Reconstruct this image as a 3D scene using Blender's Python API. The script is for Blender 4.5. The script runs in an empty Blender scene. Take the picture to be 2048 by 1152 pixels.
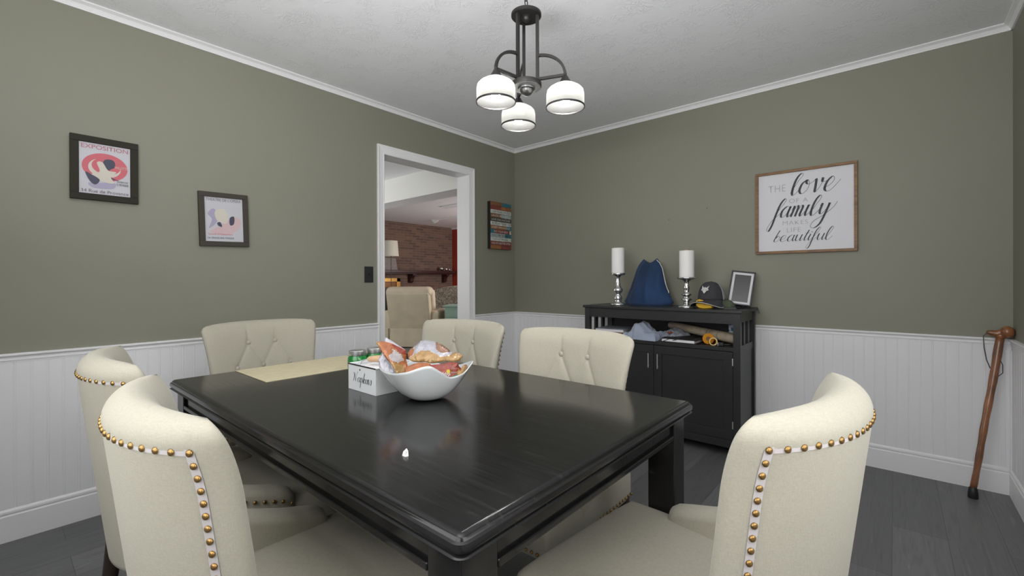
import bpy, bmesh, math, random
from mathutils import Vector, Matrix, noise
SC = bpy.context.scene
COL = SC.collection
PI = math.pi
R_ = math.radians
random.seed(7)

# ------------------------------------------------------------------ camera, world, light
CX, CY, CZ, F, YAW, ROLL, PIT, SY = 2.889, -3.406, 1.1085, 890.17, 0.7100, -0.0033, -0.0019, 563.71
cd = bpy.data.cameras.new('camera'); cam = bpy.data.objects.new('camera', cd); COL.objects.link(cam)
cd.sensor_width = 36.0; cd.lens = 36.0 * F / 2048.0
cd.shift_y = -(576.0 - SY) / 2048.0
cd.clip_start = 0.02
fw = Vector((-math.sin(YAW) * math.cos(PIT), math.cos(YAW) * math.cos(PIT), math.sin(PIT)))
rt = Vector((math.cos(YAW), math.sin(YAW), 0)); up = rt.cross(fw)
r2 = rt * math.cos(ROLL) + up * math.sin(ROLL); u2 = up * math.cos(ROLL) - rt * math.sin(ROLL)
M = Matrix((r2, u2, -fw)).transposed().to_4x4(); M.translation = (CX, CY, CZ)
cam.matrix_world = M
SC.camera = cam

SC.view_settings.view_transform = 'Standard'; SC.view_settings.look = 'None'
SC.view_settings.gamma = 1.0; SC.view_settings.use_curve_mapping = False
SC.view_settings.exposure = 0.22
try:
    SC.cycles.use_denoising = True
    SC.cycles.max_bounces = 10; SC.cycles.diffuse_bounces = 6; SC.cycles.caustics_reflective = False
    SC.cycles.sample_clamp_indirect = 4.0
except Exception:
    pass
W = bpy.data.worlds.new('daylight'); SC.world = W; W.use_nodes = True
W.node_tree.nodes['Background'].inputs[0].default_value = (1.0, 1.0, 1.0, 1)
W.node_tree.nodes['Background'].inputs[1].default_value = 1.0

def area(name, loc, target, sx, sy, power, color=(1, 1, 1)):
    l = bpy.data.lights.new(name, 'AREA'); l.shape = 'RECTANGLE'; l.size = sx; l.size_y = sy
    l.energy = power; l.color = color
    o = bpy.data.objects.new(name, l); COL.objects.link(o); o.location = loc
    o.rotation_euler = (Vector(target) - Vector(loc)).to_track_quat('-Z', 'Y').to_euler()
    return o
YF = -3.86   # front wall (behind the camera)
XR = 3.35
area('window_daylight', (2.2, YF - 0.10, 1.5), (2.1, 0, 1.35), 1.9, 1.35, 18, (1.0, 1.0, 1.0))
area('side_window_daylight', (XR + 0.10, -2.6, 1.5), (0.5, -0.6, 1.45), 1.4, 1.2, 14, (1.0, 1.0, 1.0))
area('added_ceiling_fill', (2.35, -3.62, 1.45), (2.28, -3.40, 2.42), 1.2, 0.25, 42, (1.0, 1.0, 1.0))  # unseen uplight added to brighten the ceiling and flatten the room light
area('added_kitchen_fill', (-3.1, -2.3, 1.3), (-2.6, 0.2, 2.3), 1.3, 1.0, 36, (1.0, 1.0, 0.97))  # unseen area light added inside the kitchen to brighten the beam
area('added_family_fill', (-1.4, 3.6, 1.5), (-5.2, 2.6, 1.2), 1.6, 1.2, 68, (1.0, 0.98, 0.95))  # unseen area light added inside the family room for brick and red walls

# ------------------------------------------------------------------ helpers
def lin(c):
    return tuple(((v / 255.0) / 12.92 if v / 255.0 <= 0.04045 else ((v / 255.0 + 0.055) / 1.055) ** 2.4) for v in c)

def mat(name, col, rough=0.5, metal=0.0, bump=None, var=None, spec=0.5, emit=None, trans=0.0, coat=0.0, sheen=0.0):
    """bump=(scale, strength, detail, distance, stretch3) ; var=(scale, amount, stretch3)"""
    m = bpy.data.materials.new(name); m.use_nodes = True
    nt = m.node_tree; b = nt.nodes['Principled BSDF']
    b.inputs['Base Color'].default_value = (*col, 1); b.inputs['Roughness'].default_value = rough
    b.inputs['Metallic'].default_value = metal
    b.inputs['Specular IOR Level'].default_value = spec
    if trans: b.inputs['Transmission Weight'].default_value = trans
    if coat: b.inputs['Coat Weight'].default_value = coat; b.inputs['Coat Roughness'].default_value = 0.15
    if sheen: b.inputs['Sheen Weight'].default_value = sheen
    if emit:
        b.inputs['Emission Color'].default_value = (*emit[0], 1); b.inputs['Emission Strength'].default_value = emit[1]
    tc = nt.nodes.new('ShaderNodeTexCoord')
    def nz(scale, detail, stretch):
        mp = nt.nodes.new('ShaderNodeMapping'); mp.inputs['Scale'].default_value = stretch
        n = nt.nodes.new('ShaderNodeTexNoise'); n.inputs['Scale'].default_value = scale; n.inputs['Detail'].default_value = detail
        nt.links.new(tc.outputs['Object'], mp.inputs[0]); nt.links.new(mp.outputs[0], n.inputs['Vector'])
        return n
    if var:
        n = nz(var[0], 4, var[2] if len(var) > 2 else (1, 1, 1))
        r = nt.nodes.new('ShaderNodeValToRGB')
        a = var[1]
        r.color_ramp.elements[0].position = 0.3; r.color_ramp.elements[1].position = 0.7
        r.color_ramp.elements[0].color = (*[max(0, c * (1 - a)) for c in col], 1)
        r.color_ramp.elements[1].color = (*[min(1, c * (1 + a)) for c in col], 1)
        nt.links.new(n.outputs['Fac'], r.inputs[0]); nt.links.new(r.outputs[0], b.inputs['Base Color'])
    if bump:
        n = nz(bump[0], bump[2] if len(bump) > 2 else 3, bump[4] if len(bump) > 4 else (1, 1, 1))
        bp = nt.nodes.new('ShaderNodeBump'); bp.inputs['Strength'].default_value = bump[1]
        bp.inputs['Distance'].default_value = bump[3] if len(bump) > 3 else 0.002
        nt.links.new(n.outputs['Fac'], bp.inputs['Height']); nt.links.new(bp.outputs[0], b.inputs['Normal'])
    return m

def ramp(nt, fac, stops, interp='LINEAR'):
    r = nt.nodes.new('ShaderNodeValToRGB'); cr = r.color_ramp; cr.interpolation = interp
    while len(cr.elements) > 1: cr.elements.remove(cr.elements[-1])
    cr.elements[0].position = stops[0][0]; cr.elements[0].color = (*stops[0][1], 1)
    for p, c in stops[1:]:
        e = cr.elements.new(p); e.color = (*c, 1)
    nt.links.new(fac, r.inputs[0]); return r

class MB:
    def __init__(s): s.v = []; s.f = []; s.mi = []; s.cur = 0
    def add(s, vs, fs):
        o = len(s.v); s.v += [tuple(p) for p in vs]
        for f in fs: s.f.append([i + o for i in f]); s.mi.append(s.cur)
        return s
    def box(s, x0, x1, y0, y1, z0, z1):
        vs = [(x0, y0, z0), (x1, y0, z0), (x1, y1, z0), (x0, y1, z0), (x0, y0, z1), (x1, y0, z1), (x1, y1, z1), (x0, y1, z1)]
        return s.add(vs, [(0, 3, 2, 1), (4, 5, 6, 7), (0, 1, 5, 4), (1, 2, 6, 5), (2, 3, 7, 6), (3, 0, 4, 7)])
    def lathe(s, prof, n=28, c=(0, 0, 0), caps=True):
        vs = []; fs = []; k = len(prof)
        for r, z in prof:
            for i in range(n):
                a = 2 * PI * i / n; vs.append((c[0] + r * math.cos(a), c[1] + r * math.sin(a), c[2] + z))
        for j in range(k - 1):
            for i in range(n):
                i2 = (i + 1) % n; fs.append((j * n + i, j * n + i2, (j + 1) * n + i2, (j + 1) * n + i))
        if caps:
            fs.append(tuple(range(n - 1, -1, -1))); fs.append(tuple((k - 1) * n + i for i in range(n)))
        return s.add(vs, fs)
    def tube(s, pts, r, n=8, closed=False, sq=False, upv=(0, 0, 1)):
        pts = [Vector(p) for p in pts]; k = len(pts); vs = []; fs = []
        prev = None
        for j, p in enumerate(pts):
            if closed: t = pts[(j + 1) % k] - pts[j - 1]
            else: t = pts[min(j + 1, k - 1)] - pts[max(j - 1, 0)]
            t.normalize()
            if prev is None:
                u = Vector(upv)
                if abs(t.dot(u)) > 0.95: u = Vector((1, 0, 0))
                a = t.cross(u).normalized()
            else:
                a = (prev - t * prev.dot(t)).normalized()
            prev = a; b = t.cross(a)
            rr = r[j] if isinstance(r, (list, tuple)) else r
            for i in range(n):
                an = 2 * PI * (i + (0.5 if sq else 0)) / n; q = rr * (1.4142 if sq else 1)
                vs.append(p + a * math.cos(an) * q + b * math.sin(an) * q)
        m = k if closed else k - 1
        for j in range(m):
            for i in range(n):
                i2 = (i + 1) % n; j2 = (j + 1) % k
                fs.append((j * n + i, j * n + i2, j2 * n + i2, j2 * n + i))
        if not closed:
            fs.append(tuple(range(n - 1, -1, -1))); fs.append(tuple((k - 1) * n + i for i in range(n)))
        return s.add(vs, fs)
    def extr(s, poly, axis, a0, a1):
        """poly: list of 2D in the other two axes (cyclic order) extruded along axis"""
        def P(p, a):
            if axis == 0: return (a, p[0], p[1])
            if axis == 1: return (p[0], a, p[1])
            return (p[0], p[1], a)
        n = len(poly); vs = [P(p, a0) for p in poly] + [P(p, a1) for p in poly]
        fs = [(i, (i + 1) % n, (i + 1) % n + n, i + n) for i in range(n)] + [tuple(range(n - 1, -1, -1)), tuple(range(n, 2 * n))]
        return s.add(vs, fs)
    def grid(s, P, nu, nv):
        vs = [P(i / nu, j / nv) for j in range(nv + 1) for i in range(nu + 1)]
        fs = [(j * (nu + 1) + i, j * (nu + 1) + i + 1, (j + 1) * (nu + 1) + i + 1, (j + 1) * (nu + 1) + i) for j in range(nv) for i in range(nu)]
        return s.add(vs, fs)
    def sphere(s, c, r, n=12, m=8, sc=(1, 1, 1)):
        prof = []
        vs = [(c[0], c[1], c[2] - r * sc[2])]
        for j in range(1, m):
            t = PI * j / m - PI / 2
            for i in range(n):
                a = 2 * PI * i / n
                vs.append((c[0] + r * sc[0] * math.cos(t) * math.cos(a), c[1] + r * sc[1] * math.cos(t) * math.sin(a), c[2] + r * sc[2] * math.sin(t)))
        vs.append((c[0], c[1], c[2] + r * sc[2])); L = len(vs) - 1
        fs = [(0, 1 + (i + 1) % n, 1 + i) for i in range(n)]
        for j in range(m - 2):
            for i in range(n):
                a = 1 + j * n + i; b = 1 + j * n + (i + 1) % n
                fs.append((a, b, b + n, a + n))
        o = 1 + (m - 2) * n
        fs += [(L, o + i, o + (i + 1) % n) for i in range(n)]
        return s.add(vs, fs)
    def build(s, name, mats, parent=None, smooth=False, bevel=0, seg=2, sub=0, weld=False):
        me = bpy.data.meshes.new(name); me.from_pydata(s.v, [], s.f)
        if not isinstance(mats, (list, tuple)): mats = [mats]
        for m in mats: me.materials.append(m)
        if len(mats) > 1: me.polygons.foreach_set('material_index', s.mi)
        bm = bmesh.new(); bm.from_mesh(me)
        if weld: bmesh.ops.remove_doubles(bm, verts=bm.verts, dist=1e-5)
        bmesh.ops.recalc_face_normals(bm, faces=bm.faces); bm.to_mesh(me); bm.free()
        if smooth:
            me.polygons.foreach_set('use_smooth', [True] * len(me.polygons))
            if smooth != 'all':
                try: me.set_sharp_from_angle(angle=math.radians(38))
                except Exception: pass
        o = bpy.data.objects.new(name, me); COL.objects.link(o)
        if parent: o.parent = parent
        if bevel:
            b = o.modifiers.new('bevel', 'BEVEL'); b.width = bevel; b.segments = seg; b.limit_method = 'ANGLE'; b.angle_limit = math.radians(40)
            me.polygons.foreach_set('use_smooth', [True] * len(me.polygons))
            b.harden_normals = True
        if sub:
            q = o.modifiers.new('sub', 'SUBSURF'); q.levels = sub; q.render_levels = sub
        return o

def thing(name, label, cat, loc=(0, 0, 0), rz=0.0, group=None):
    o = bpy.data.objects.new(name, None); COL.objects.link(o); o.empty_display_size = 0.05
    o.location = loc; o.rotation_euler = (0, 0, rz); o['label'] = label; o['category'] = cat
    if group: o['group'] = group
    return o
def tag(o, label, cat, group=None):
    o['label'] = label; o['category'] = cat
    if group: o['group'] = group
    return o
def struct(o):
    o['kind'] = 'structure'; return o
def dup(root, loc, rz, label, group=None):
    r = root.copy(); COL.objects.link(r); r.location = loc; r.rotation_euler = (0, 0, rz); r['label'] = label
    if group: r['group'] = group
    for ch in root.children:
        c = ch.copy(); COL.objects.link(c); c.parent = r
        for g in ch.children:
            d = g.copy(); COL.objects.link(d); d.parent = c
    return r

LEFT = Matrix(((0, 0, 1), (1, 0, 0), (0, 1, 0))).to_4x4()   # text plane of the left wall: right=+y, up=+z, normal=+x
BACK = Matrix(((1, 0, 0), (0, 0, -1), (0, 1, 0))).to_4x4()  # back wall: right=+x, up=+z, normal=-y
def text(s, name, m, parent, basis, pos, w, h, thin=0.0, fit=True, spacing=1.0, ext=0.0004):
    """pos: centre in parent space, w/h: size of the line in metres"""
    c = bpy.data.curves.new('t', 'FONT'); c.body = s; c.align_x = 'CENTER'; c.align_y = 'CENTER'; c.size = 1.0
    c.offset = thin; c.extrude = 0.0; c.space_character = spacing; c.resolution_u = 4
    t = bpy.data.objects.new('t', c); COL.objects.link(t)
    bpy.context.view_layer.update()
    me = bpy.data.meshes.new_from_object(t.evaluated_get(bpy.context.evaluated_depsgraph_get()))
    bpy.data.objects.remove(t); bpy.data.curves.remove(c)
    xs = [v.co.x for v in me.vertices]; ys = [v.co.y for v in me.vertices]
    x0, x1, y0, y1 = min(xs), max(xs), min(ys), max(ys)
    sx = w / (x1 - x0); sy = h / (y1 - y0)
    B = basis.to_3x3()
    for v in me.vertices:
        p = Vector(((v.co.x - (x0 + x1) / 2) * sx, (v.co.y - (y0 + y1) / 2) * sy, 0)); v.co = B @ p
    me.materials.clear(); me.materials.append(m); me.name = name
    o = bpy.data.objects.new(name, me); COL.objects.link(o); o.parent = parent; o.location = pos
    return o

# ---- cursive strokes (x-height 1)
GL = {
 'l': (.72, [[(0,.1),(.42,1.2),(.58,2.1),(.42,2.4),(.2,1.8),(.08,.6),(.2,0),(.45,.05),(.78,.5)]]),
 'o': (.95, [[(.34,.97),(.04,.72),(0,.25),(.27,0),(.6,.22),(.66,.65),(.45,.98),(.36,.8),(.6,.66),(1.0,.85)]]),
 'v': (1.0, [[(0,.8),(.15,.98),(.28,.5),(.4,.02),(.66,.4),(.78,.92),(.68,.98),(.75,.72),(1.1,.75)]]),
 'e': (.95, [[(0,.25),(.45,.45),(.64,.78),(.44,1.02),(.14,.72),(.1,.22),(.36,0),(.72,.15),(1.15,.75)]]),
 'f': (.55, [[(.1,.4),(.45,1.3),(.62,2.1),(.48,2.4),(.24,1.7),(.1,.4),(.04,-.7),(-.12,-1.25),(-.34,-1.0),(-.1,-.25),(.3,.2),(.55,.5)]]),
 'a': (.9, [[(.64,.85),(.38,1.02),(.04,.62),(.08,.1),(.33,.04),(.6,.5),(.7,1.0),(.62,.35),(.74,.0),(1.0,.4)]]),
 'm': (1.2, [[(0,.6),(.14,1),(.16,.6),(.1,0)],[(.12,.25),(.36,.97),(.52,.85),(.48,0)],[(.5,.25),(.74,.97),(.92,.85),(.86,.2),(.98,0),(1.24,.4)]]),
 'n': (.85, [[(0,.6),(.14,1),(.16,.6),(.1,0)],[(.12,.25),(.36,.97),(.54,.85),(.5,.2),(.62,0),(.86,.4)]]),
 'i': (.5, [[(.05,.5),(.2,1),(.12,.3),(.24,0),(.55,.45)]]),
 'j': (.5, [[(.05,.5),(.2,1),(.12,.3),(.24,0),(.55,.45)],[(.3,1.5),(.26,1.36)]]),
 'y': (1.3, [[(0,.8),(.14,1),(.12,.3),(.3,.04),(.58,.4),(.74,1),(.66,.1),(.5,-.8),(.1,-1.2),(-.25,-1.0),(-.1,-.55),(.5,-.1),(1.15,.55),(1.35,1.1)]]),
 'b': (.78, [[(.42,2.2),(.2,1.0),(.08,.2),(.28,.0),(.6,.25),(.6,.8),(.42,.95),(.22,.6)],[(.58,.7),(.82,.7)]]),
 'u': (.95, [[(0,.6),(.14,1),(.1,.3),(.26,0),(.56,.4),(.72,1),(.64,.25),(.76,0),(1.0,.4)]]),
 't': (.55, [[(.1,.4),(.36,1.3),(.42,1.9),(.2,.4),(.3,0),(.6,.4)],[(.05,1.2),(.62,1.28)]]),
 'N': (1.3, [[(-.25,1.5),(0,1.9),(.14,1.6),(.06,.6),(-.08,0)],[(.14,1.7),(.4,1.0),(.66,.05)],[(.66,.05),(.8,1.1),(1.05,2.1),(1.2,2.0)]]),
 'p': (.8, [[(0,.6),(.14,1),(.1,0),(.0,-1.1)],[(.1,.5),(.34,1),(.6,.8),(.55,.2),(.25,.05)],[(.5,.2),(.8,.4)]]),
 'k': (.7, [[(.34,2.2),(.14,1.0),(.04,0)],[(.1,.4),(.44,.98),(.5,.7),(.16,.45),(.4,.0),(.75,.4)]]),
 's': (.55, [[(0,.3),(.34,1.05),(.48,.45),(.3,0),(.02,.12)]]),
}
def cursive(word, name, m, parent, basis, org, xh, width, thick, thin, slant=.32, asc=1.0):
    comp = lambda y: 1 + (y - 1) * asc if y > 1.05 else y
    adv = sum(GL[c][0] for c in word); sx = width / adv
    mb = MB(); B = basis.to_3x3(); cur = 0; zi = 0
    for c in word:
        a, strokes = GL[c]
        for st in strokes:
            zi = zi + .00006
            pts = []
            P = [st[0]] + st + [st[-1]]
            for i in range(1, len(P) - 2):
                for k in range(7):
                    t = k / 7; p0, p1, p2, p3 = P[i-1], P[i], P[i+1], P[i+2]
                    q = [0.5 * ((2*p1[d]) + (-p0[d]+p2[d])*t + (2*p0[d]-5*p1[d]+4*p2[d]-p3[d])*t*t + (-p0[d]+3*p1[d]-3*p2[d]+p3[d])*t**3) for d in (0, 1)]
                    pts.append(q)
            pts.append(list(st[-1]))
            W2 = [Vector(((cur + p[0]) * sx + slant * comp(p[1]) * xh, comp(p[1]) * xh)) for p in pts]
            vs = []; n = len(W2)
            for i in range(n):
                t = (W2[min(i+1, n-1)] - W2[max(i-1, 0)])
                if t.length < 1e-9: t = Vector((1, 0))
                t.normalize()
                dn = max(0.0, -t.y) ** 1.6
                w = (thin + (thick - thin) * dn) / 2
                nrm = Vector((-t.y, t.x))
                for s_ in (-1, 1):
                    q = W2[i] + nrm * w * s_
                    vs.append(B @ Vector((q.x, q.y, zi)))
            mb.add(vs, [(2*i, 2*i+1, 2*i+3, 2*i+2) for i in range(n-1)])
        cur += a
    o = mb.build(name, m, parent); o.location = org; return o

# ------------------------------------------------------------------ materials
WHITE = (0.80, 0.80, 0.81)
m_wall = mat('sage paint', (0.232, 0.231, 0.182), 0.62, bump=(260, 0.12, 3, 0.001), var=(1.5, 0.02))
m_white = mat('white trim paint', WHITE, 0.42, bump=(40, 0.05, 2, 0.001))
m_bead = mat('white beadboard paint', (0.77, 0.77, 0.785), 0.45)
m_beam = mat('cream white paint', (0.80, 0.80, 0.77), 0.6)
def ceiling_mat():
    m = bpy.data.materials.new('stomped ceiling'); m.use_nodes = True; nt = m.node_tree; b = nt.nodes['Principled BSDF']
    b.inputs['Base Color'].default_value = (0.88, 0.883, 0.91, 1); b.inputs['Roughness'].default_value = 0.8
    tc = nt.nodes.new('ShaderNodeTexCoord')
    n0 = nt.nodes.new('ShaderNodeTexNoise'); n0.inputs['Scale'].default_value = 5.0; n0.inputs['Detail'].default_value = 2
    nt.links.new(tc.outputs['Object'], n0.inputs['Vector'])
    mx = nt.nodes.new('ShaderNodeMixRGB'); mx.blend_type = 'ADD'; mx.inputs[0].default_value = 0.35
    nt.links.new(tc.outputs['Object'], mx.inputs[1]); nt.links.new(n0.outputs['Color'], mx.inputs[2])
    n1 = nt.nodes.new('ShaderNodeTexNoise'); n1.inputs['Scale'].default_value = 24.0; n1.inputs['Detail'].default_value = 3; n1.inputs['Distortion'].default_value = 1.6
    nt.links.new(mx.outputs[0], n1.inputs['Vector'])
    s1 = nt.nodes.new('ShaderNodeMath'); s1.operation = 'SUBTRACT'; s1.inputs[1].default_value = 0.5; nt.links.new(n1.outputs['Fac'], s1.inputs[0])
    ab = nt.nodes.new('ShaderNodeMath'); ab.operation = 'ABSOLUTE'; nt.links.new(s1.outputs[0], ab.inputs[0])
    r = ramp(nt, ab.outputs[0], [(0.0, (1, 1, 1)), (0.035, (0.25, 0.25, 0.25)), (0.09, (0, 0, 0))])
    n2 = nt.nodes.new('ShaderNodeTexNoise'); n2.inputs['Scale'].default_value = 9.0; nt.links.new(tc.outputs['Object'], n2.inputs['Vector'])
    r2_ = ramp(nt, n2.outputs['Fac'], [(0.42, (0, 0, 0)), (0.6, (1, 1, 1))])
    mu = nt.nodes.new('ShaderNodeMath'); mu.operation = 'MULTIPLY'; nt.links.new(r.outputs[0], mu.inputs[0]); nt.links.new(r2_.outputs[0], mu.inputs[1])
    bp = nt.nodes.new('ShaderNodeBump'); bp.inputs['Strength'].default_value = 0.5; bp.inputs['Distance'].default_value = 0.0026
    nt.links.new(mu.outputs[0], bp.inputs['Height']); nt.links.new(bp.outputs[0], b.inputs['Normal'])
    return m
m_ceil = ceiling_mat()
def floor_mat():
    m = bpy.data.materials.new('grey vinyl plank'); m.use_nodes = True; nt = m.node_tree; b = nt.nodes['Principled BSDF']
    tc = nt.nodes.new('ShaderNodeTexCoord'); mp = nt.nodes.new('ShaderNodeMapping'); mp.inputs['Rotation'].default_value = (0, 0, PI / 2)
    nt.links.new(tc.outputs['Object'], mp.inputs[0])
    bk = nt.nodes.new('ShaderNodeTexBrick'); bk.inputs['Scale'].default_value = 1.0; bk.inputs['Brick Width'].default_value = 1.22; bk.inputs['Row Height'].default_value = 0.18
    bk.inputs['Mortar Size'].default_value = 0.0012; bk.inputs['Mortar Smooth'].default_value = 0.2; bk.offset = 0.37
    bk.inputs['Color1'].default_value = (0.098, 0.102, 0.100, 1); bk.inputs['Color2'].default_value = (0.155, 0.160, 0.158, 1); bk.inputs['Mortar'].default_value = (0.05, 0.05, 0.05, 1)
    nt.links.new(mp.outputs[0], bk.inputs['Vector'])
    m2 = nt.nodes.new('ShaderNodeMapping'); m2.inputs['Scale'].default_value = (26, 1.6, 1); nt.links.new(tc.outputs['Object'], m2.inputs[0])
    n = nt.nodes.new('ShaderNodeTexNoise'); n.inputs['Scale'].default_value = 2.0; n.inputs['Detail'].default_value = 6; n.inputs['Distortion'].default_value = 1.8
    nt.links.new(m2.outputs[0], n.inputs['Vector'])
    gr = ramp(nt, n.outputs['Fac'], [(0.25, (0.72, 0.72, 0.72)), (0.5, (1, 1, 1)), (0.62, (1.0, 1.0, 1.0)), (0.78, (1.55, 1.55, 1.55))])
    mx = nt.nodes.new('ShaderNodeMixRGB'); mx.blend_type = 'MULTIPLY'; mx.inputs[0].default_value = 1.0
    nt.links.new(bk.outputs['Color'], mx.inputs[1]); nt.links.new(gr.outputs[0], mx.inputs[2]); nt.links.new(mx.outputs[0], b.inputs['Base Color'])
    b.inputs['Roughness'].default_value = 0.42
    bp = nt.nodes.new('ShaderNodeBump'); bp.inputs['Strength'].default_value = 0.25; bp.inputs['Distance'].default_value = 0.002
    nt.links.new(n.outputs['Fac'], bp.inputs['Height']); nt.links.new(bp.outputs[0], b.inputs['Normal'])
    return m
m_floor = floor_mat()
def fabric_mat(name, col, sc=620.0, strength=0.3):
    m = bpy.data.materials.new(name); m.use_nodes = True; nt = m.node_tree; b = nt.nodes['Principled BSDF']
    b.inputs['Roughness'].default_value = 0.9; b.inputs['Specular IOR Level'].default_value = 0.2
    b.inputs['Sheen Weight'].default_value = 0.15
    tc = nt.nodes.new('ShaderNodeTexCoord'); outs = []
    for st in ((1, 1, 0.22), (0.22, 0.22, 1)):
        mp = nt.nodes.new('ShaderNodeMapping'); mp.inputs['Scale'].default_value = st
        n = nt.nodes.new('ShaderNodeTexNoise'); n.inputs['Scale'].default_value = sc; n.inputs['Detail'].default_value = 1
        nt.links.new(tc.outputs['Object'], mp.inputs[0]); nt.links.new(mp.outputs[0], n.inputs['Vector']); outs.append(n)
    ad = nt.nodes.new('ShaderNodeMath'); ad.operation = 'ADD'; nt.links.new(outs[0].outputs['Fac'], ad.inputs[0]); nt.links.new(outs[1].outputs['Fac'], ad.inputs[1])
    ha = nt.nodes.new('ShaderNodeMath'); ha.operation = 'MULTIPLY'; ha.inputs[1].default_value = 0.5; nt.links.new(ad.outputs[0], ha.inputs[0])
    r = ramp(nt, ha.outputs[0], [(0.32, tuple(c * 0.93 for c in col)), (0.68, tuple(min(1, c * 1.06) for c in col))])
    nt.links.new(r.outputs[0], b.inputs['Base Color'])
    bp = nt.nodes.new('ShaderNodeBump'); bp.inputs['Strength'].default_value = strength; bp.inputs['Distance'].default_value = 0.0012
    nt.links.new(ha.outputs[0], bp.inputs['Height']); nt.links.new(bp.outputs[0], b.inputs['Normal'])
    return m
m_fab = fabric_mat('cream linen', (0.385, 0.364, 0.296))
m_ribbon = mat('pale ribbon', (0.50, 0.47, 0.47), 0.7)
m_brass = mat('aged brass', (0.33, 0.20, 0.07), 0.28, 0.9, var=(60, 0.35))
m_leg = mat('dark wood leg', (0.03, 0.02, 0.015), 0.35)
def table_mat():
    m = bpy.data.materials.new('black stained wood'); m.use_nodes = True; nt = m.node_tree; b = nt.nodes['Principled BSDF']; b.inputs['Specular IOR Level'].default_value = 0.42
    tc = nt.nodes.new('ShaderNodeTexCoord'); mp = nt.nodes.new('ShaderNodeMapping'); mp.inputs['Scale'].default_value = (3, 60, 20)
    nt.links.new(tc.outputs['Object'], mp.inputs[0])
    n = nt.nodes.new('ShaderNodeTexNoise'); n.inputs['Scale'].default_value = 2.2; n.inputs['Detail'].default_value = 7; n.inputs['Distortion'].default_value = 0.6
    nt.links.new(mp.outputs[0], n.inputs['Vector'])
    r = ramp(nt, n.outputs['Fac'], [(0.4, (0.007, 0.007, 0.0072)), (0.62, (0.009, 0.009, 0.0092)), (0.85, (0.03, 0.03, 0.03))])
    nt.links.new(r.outputs[0], b.inputs['Base Color'])
    rr = ramp(nt, n.outputs['Fac'], [(0.3, (0.12, 0.12, 0.12)), (0.75, (0.19, 0.19, 0.19))]); nt.links.new(rr.outputs[0], b.inputs['Roughness'])
    bp = nt.nodes.new('ShaderNodeBump'); bp.inputs['Strength'].default_value = 0.04; bp.inputs['Distance'].default_value = 0.0006
    nt.links.new(n.outputs['Fac'], bp.inputs['Height']); nt.links.new(bp.outputs[0], b.inputs['Normal'])
    return m
m_table = table_mat()
m_side = mat('black lacquer sideboard', (0.022, 0.0225, 0.023), 0.38, bump=(30, 0.05, 3, 0.001, (1, 1, 8)))
m_iron = mat('oil rubbed bronze', (0.035, 0.033, 0.032), 0.45, 0.6)
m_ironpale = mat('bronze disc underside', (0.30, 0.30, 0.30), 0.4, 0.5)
m_chrome = mat('mercury glass', (0.72, 0.72, 0.71), 0.16, 0.95, bump=(70, 0.35, 2, 0.002), var=(30, 0.35))
m_steel = mat('brushed steel', (0.62, 0.62, 0.62), 0.3, 0.9)
m_candle = mat('white wax', (0.80, 0.79, 0.77), 0.5)
m_black = mat('black plastic', (0.012, 0.012, 0.012), 0.4)
m_ink = mat('charcoal ink', (0.03, 0.035, 0.04), 0.6)
m_inkthin = mat('grey ink', (0.32, 0.31, 0.31), 0.6)
m_board = mat('white board', (0.66, 0.66, 0.69), 0.6)
m_oak = mat('brown wood frame', (0.20, 0.10, 0.035), 0.5, var=(20, 0.35, (1, 1, 6)), bump=(60, 0.1, 3, 0.001))
m_ceramic = mat('white ceramic', (0.62, 0.64, 0.65), 0.12, coat=0.6)
m_tin = mat('white enamel tin', (0.64, 0.66, 0.67), 0.3)
m_glass = mat('clear glass', (0.9, 0.95, 0.95), 0.05, trans=1.0)

# ------------------------------------------------------------------ room shell
HC = 2.385; HZ = 2.42
DY0, DY1, DZ = -1.509, -0.640, 2.055; JT = 0.013           # door opening in the left wall
# floor and ceiling of the dining room and the rooms beyond
struct(MB().box(-5.6, XR + 0.15, YF - 0.15, 4.15, -0.05, 0).build('floor', m_floor))
struct(MB().box(-5.6, XR + 0.15, YF - 0.15, 4.15, HZ, HZ + 0.08).build('ceiling', m_ceil))
wl = MB()
wl.box(-0.13, 0, YF, DY0 - JT, 0, HZ); wl.box(-0.13, 0, DY1 + JT, 0.0, 0, HZ); wl.box(-0.13, 0, DY0 - JT, DY1 + JT, DZ + JT, HZ)
wl = struct(wl.build('wall_left', m_wall))
wb = struct(MB().box(-0.13, XR + 0.13, 0, 0.12, 0, HZ).build('wall_back', m_wall))
# right wall with a window beside the camera, front wall with the large window
wr = MB(); wy0, wy1, wz0, wz1 = -3.3, -1.9, 0.9, 2.1
wr.box(XR, XR + 0.13, YF, wy0, 0, HZ); wr.box(XR, XR + 0.13, wy1, 0, 0, HZ); wr.box(XR, XR + 0.13, wy0, wy1, 0, wz0); wr.box(XR, XR + 0.13, wy0, wy1, wz1, HZ)
wr = struct(wr.build('wall_right', m_wall))
wf = MB(); fx0, fx1, fz0, fz1 = 1.25, 3.15, 0.82, 2.17
wf.box(-0.13, fx0, YF - 0.13, YF, 0, HZ); wf.box(fx1, XR + 0.13, YF - 0.13, YF, 0, HZ); wf.box(fx0, fx1, YF - 0.13, YF, 0, fz0); wf.box(fx0, fx1, YF - 0.13, YF, fz1, HZ)
wf = struct(wf.build('wall_front', m_wall))
w1 = MB()
for a, b in ((fx0, fx0 + .05), (fx1 - .05, fx1), (2.175, 2.225)): w1.box(a, b, YF - 0.06, YF - 0.02, fz0, fz1)
for a, b in ((fz0, fz0 + .05), (fz1 - .05, fz1)): w1.box(fx0, fx1, YF - 0.06, YF - 0.02, a, b)
struct(w1.build('window_1', m_white, bevel=0.003))
w2 = MB()
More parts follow.
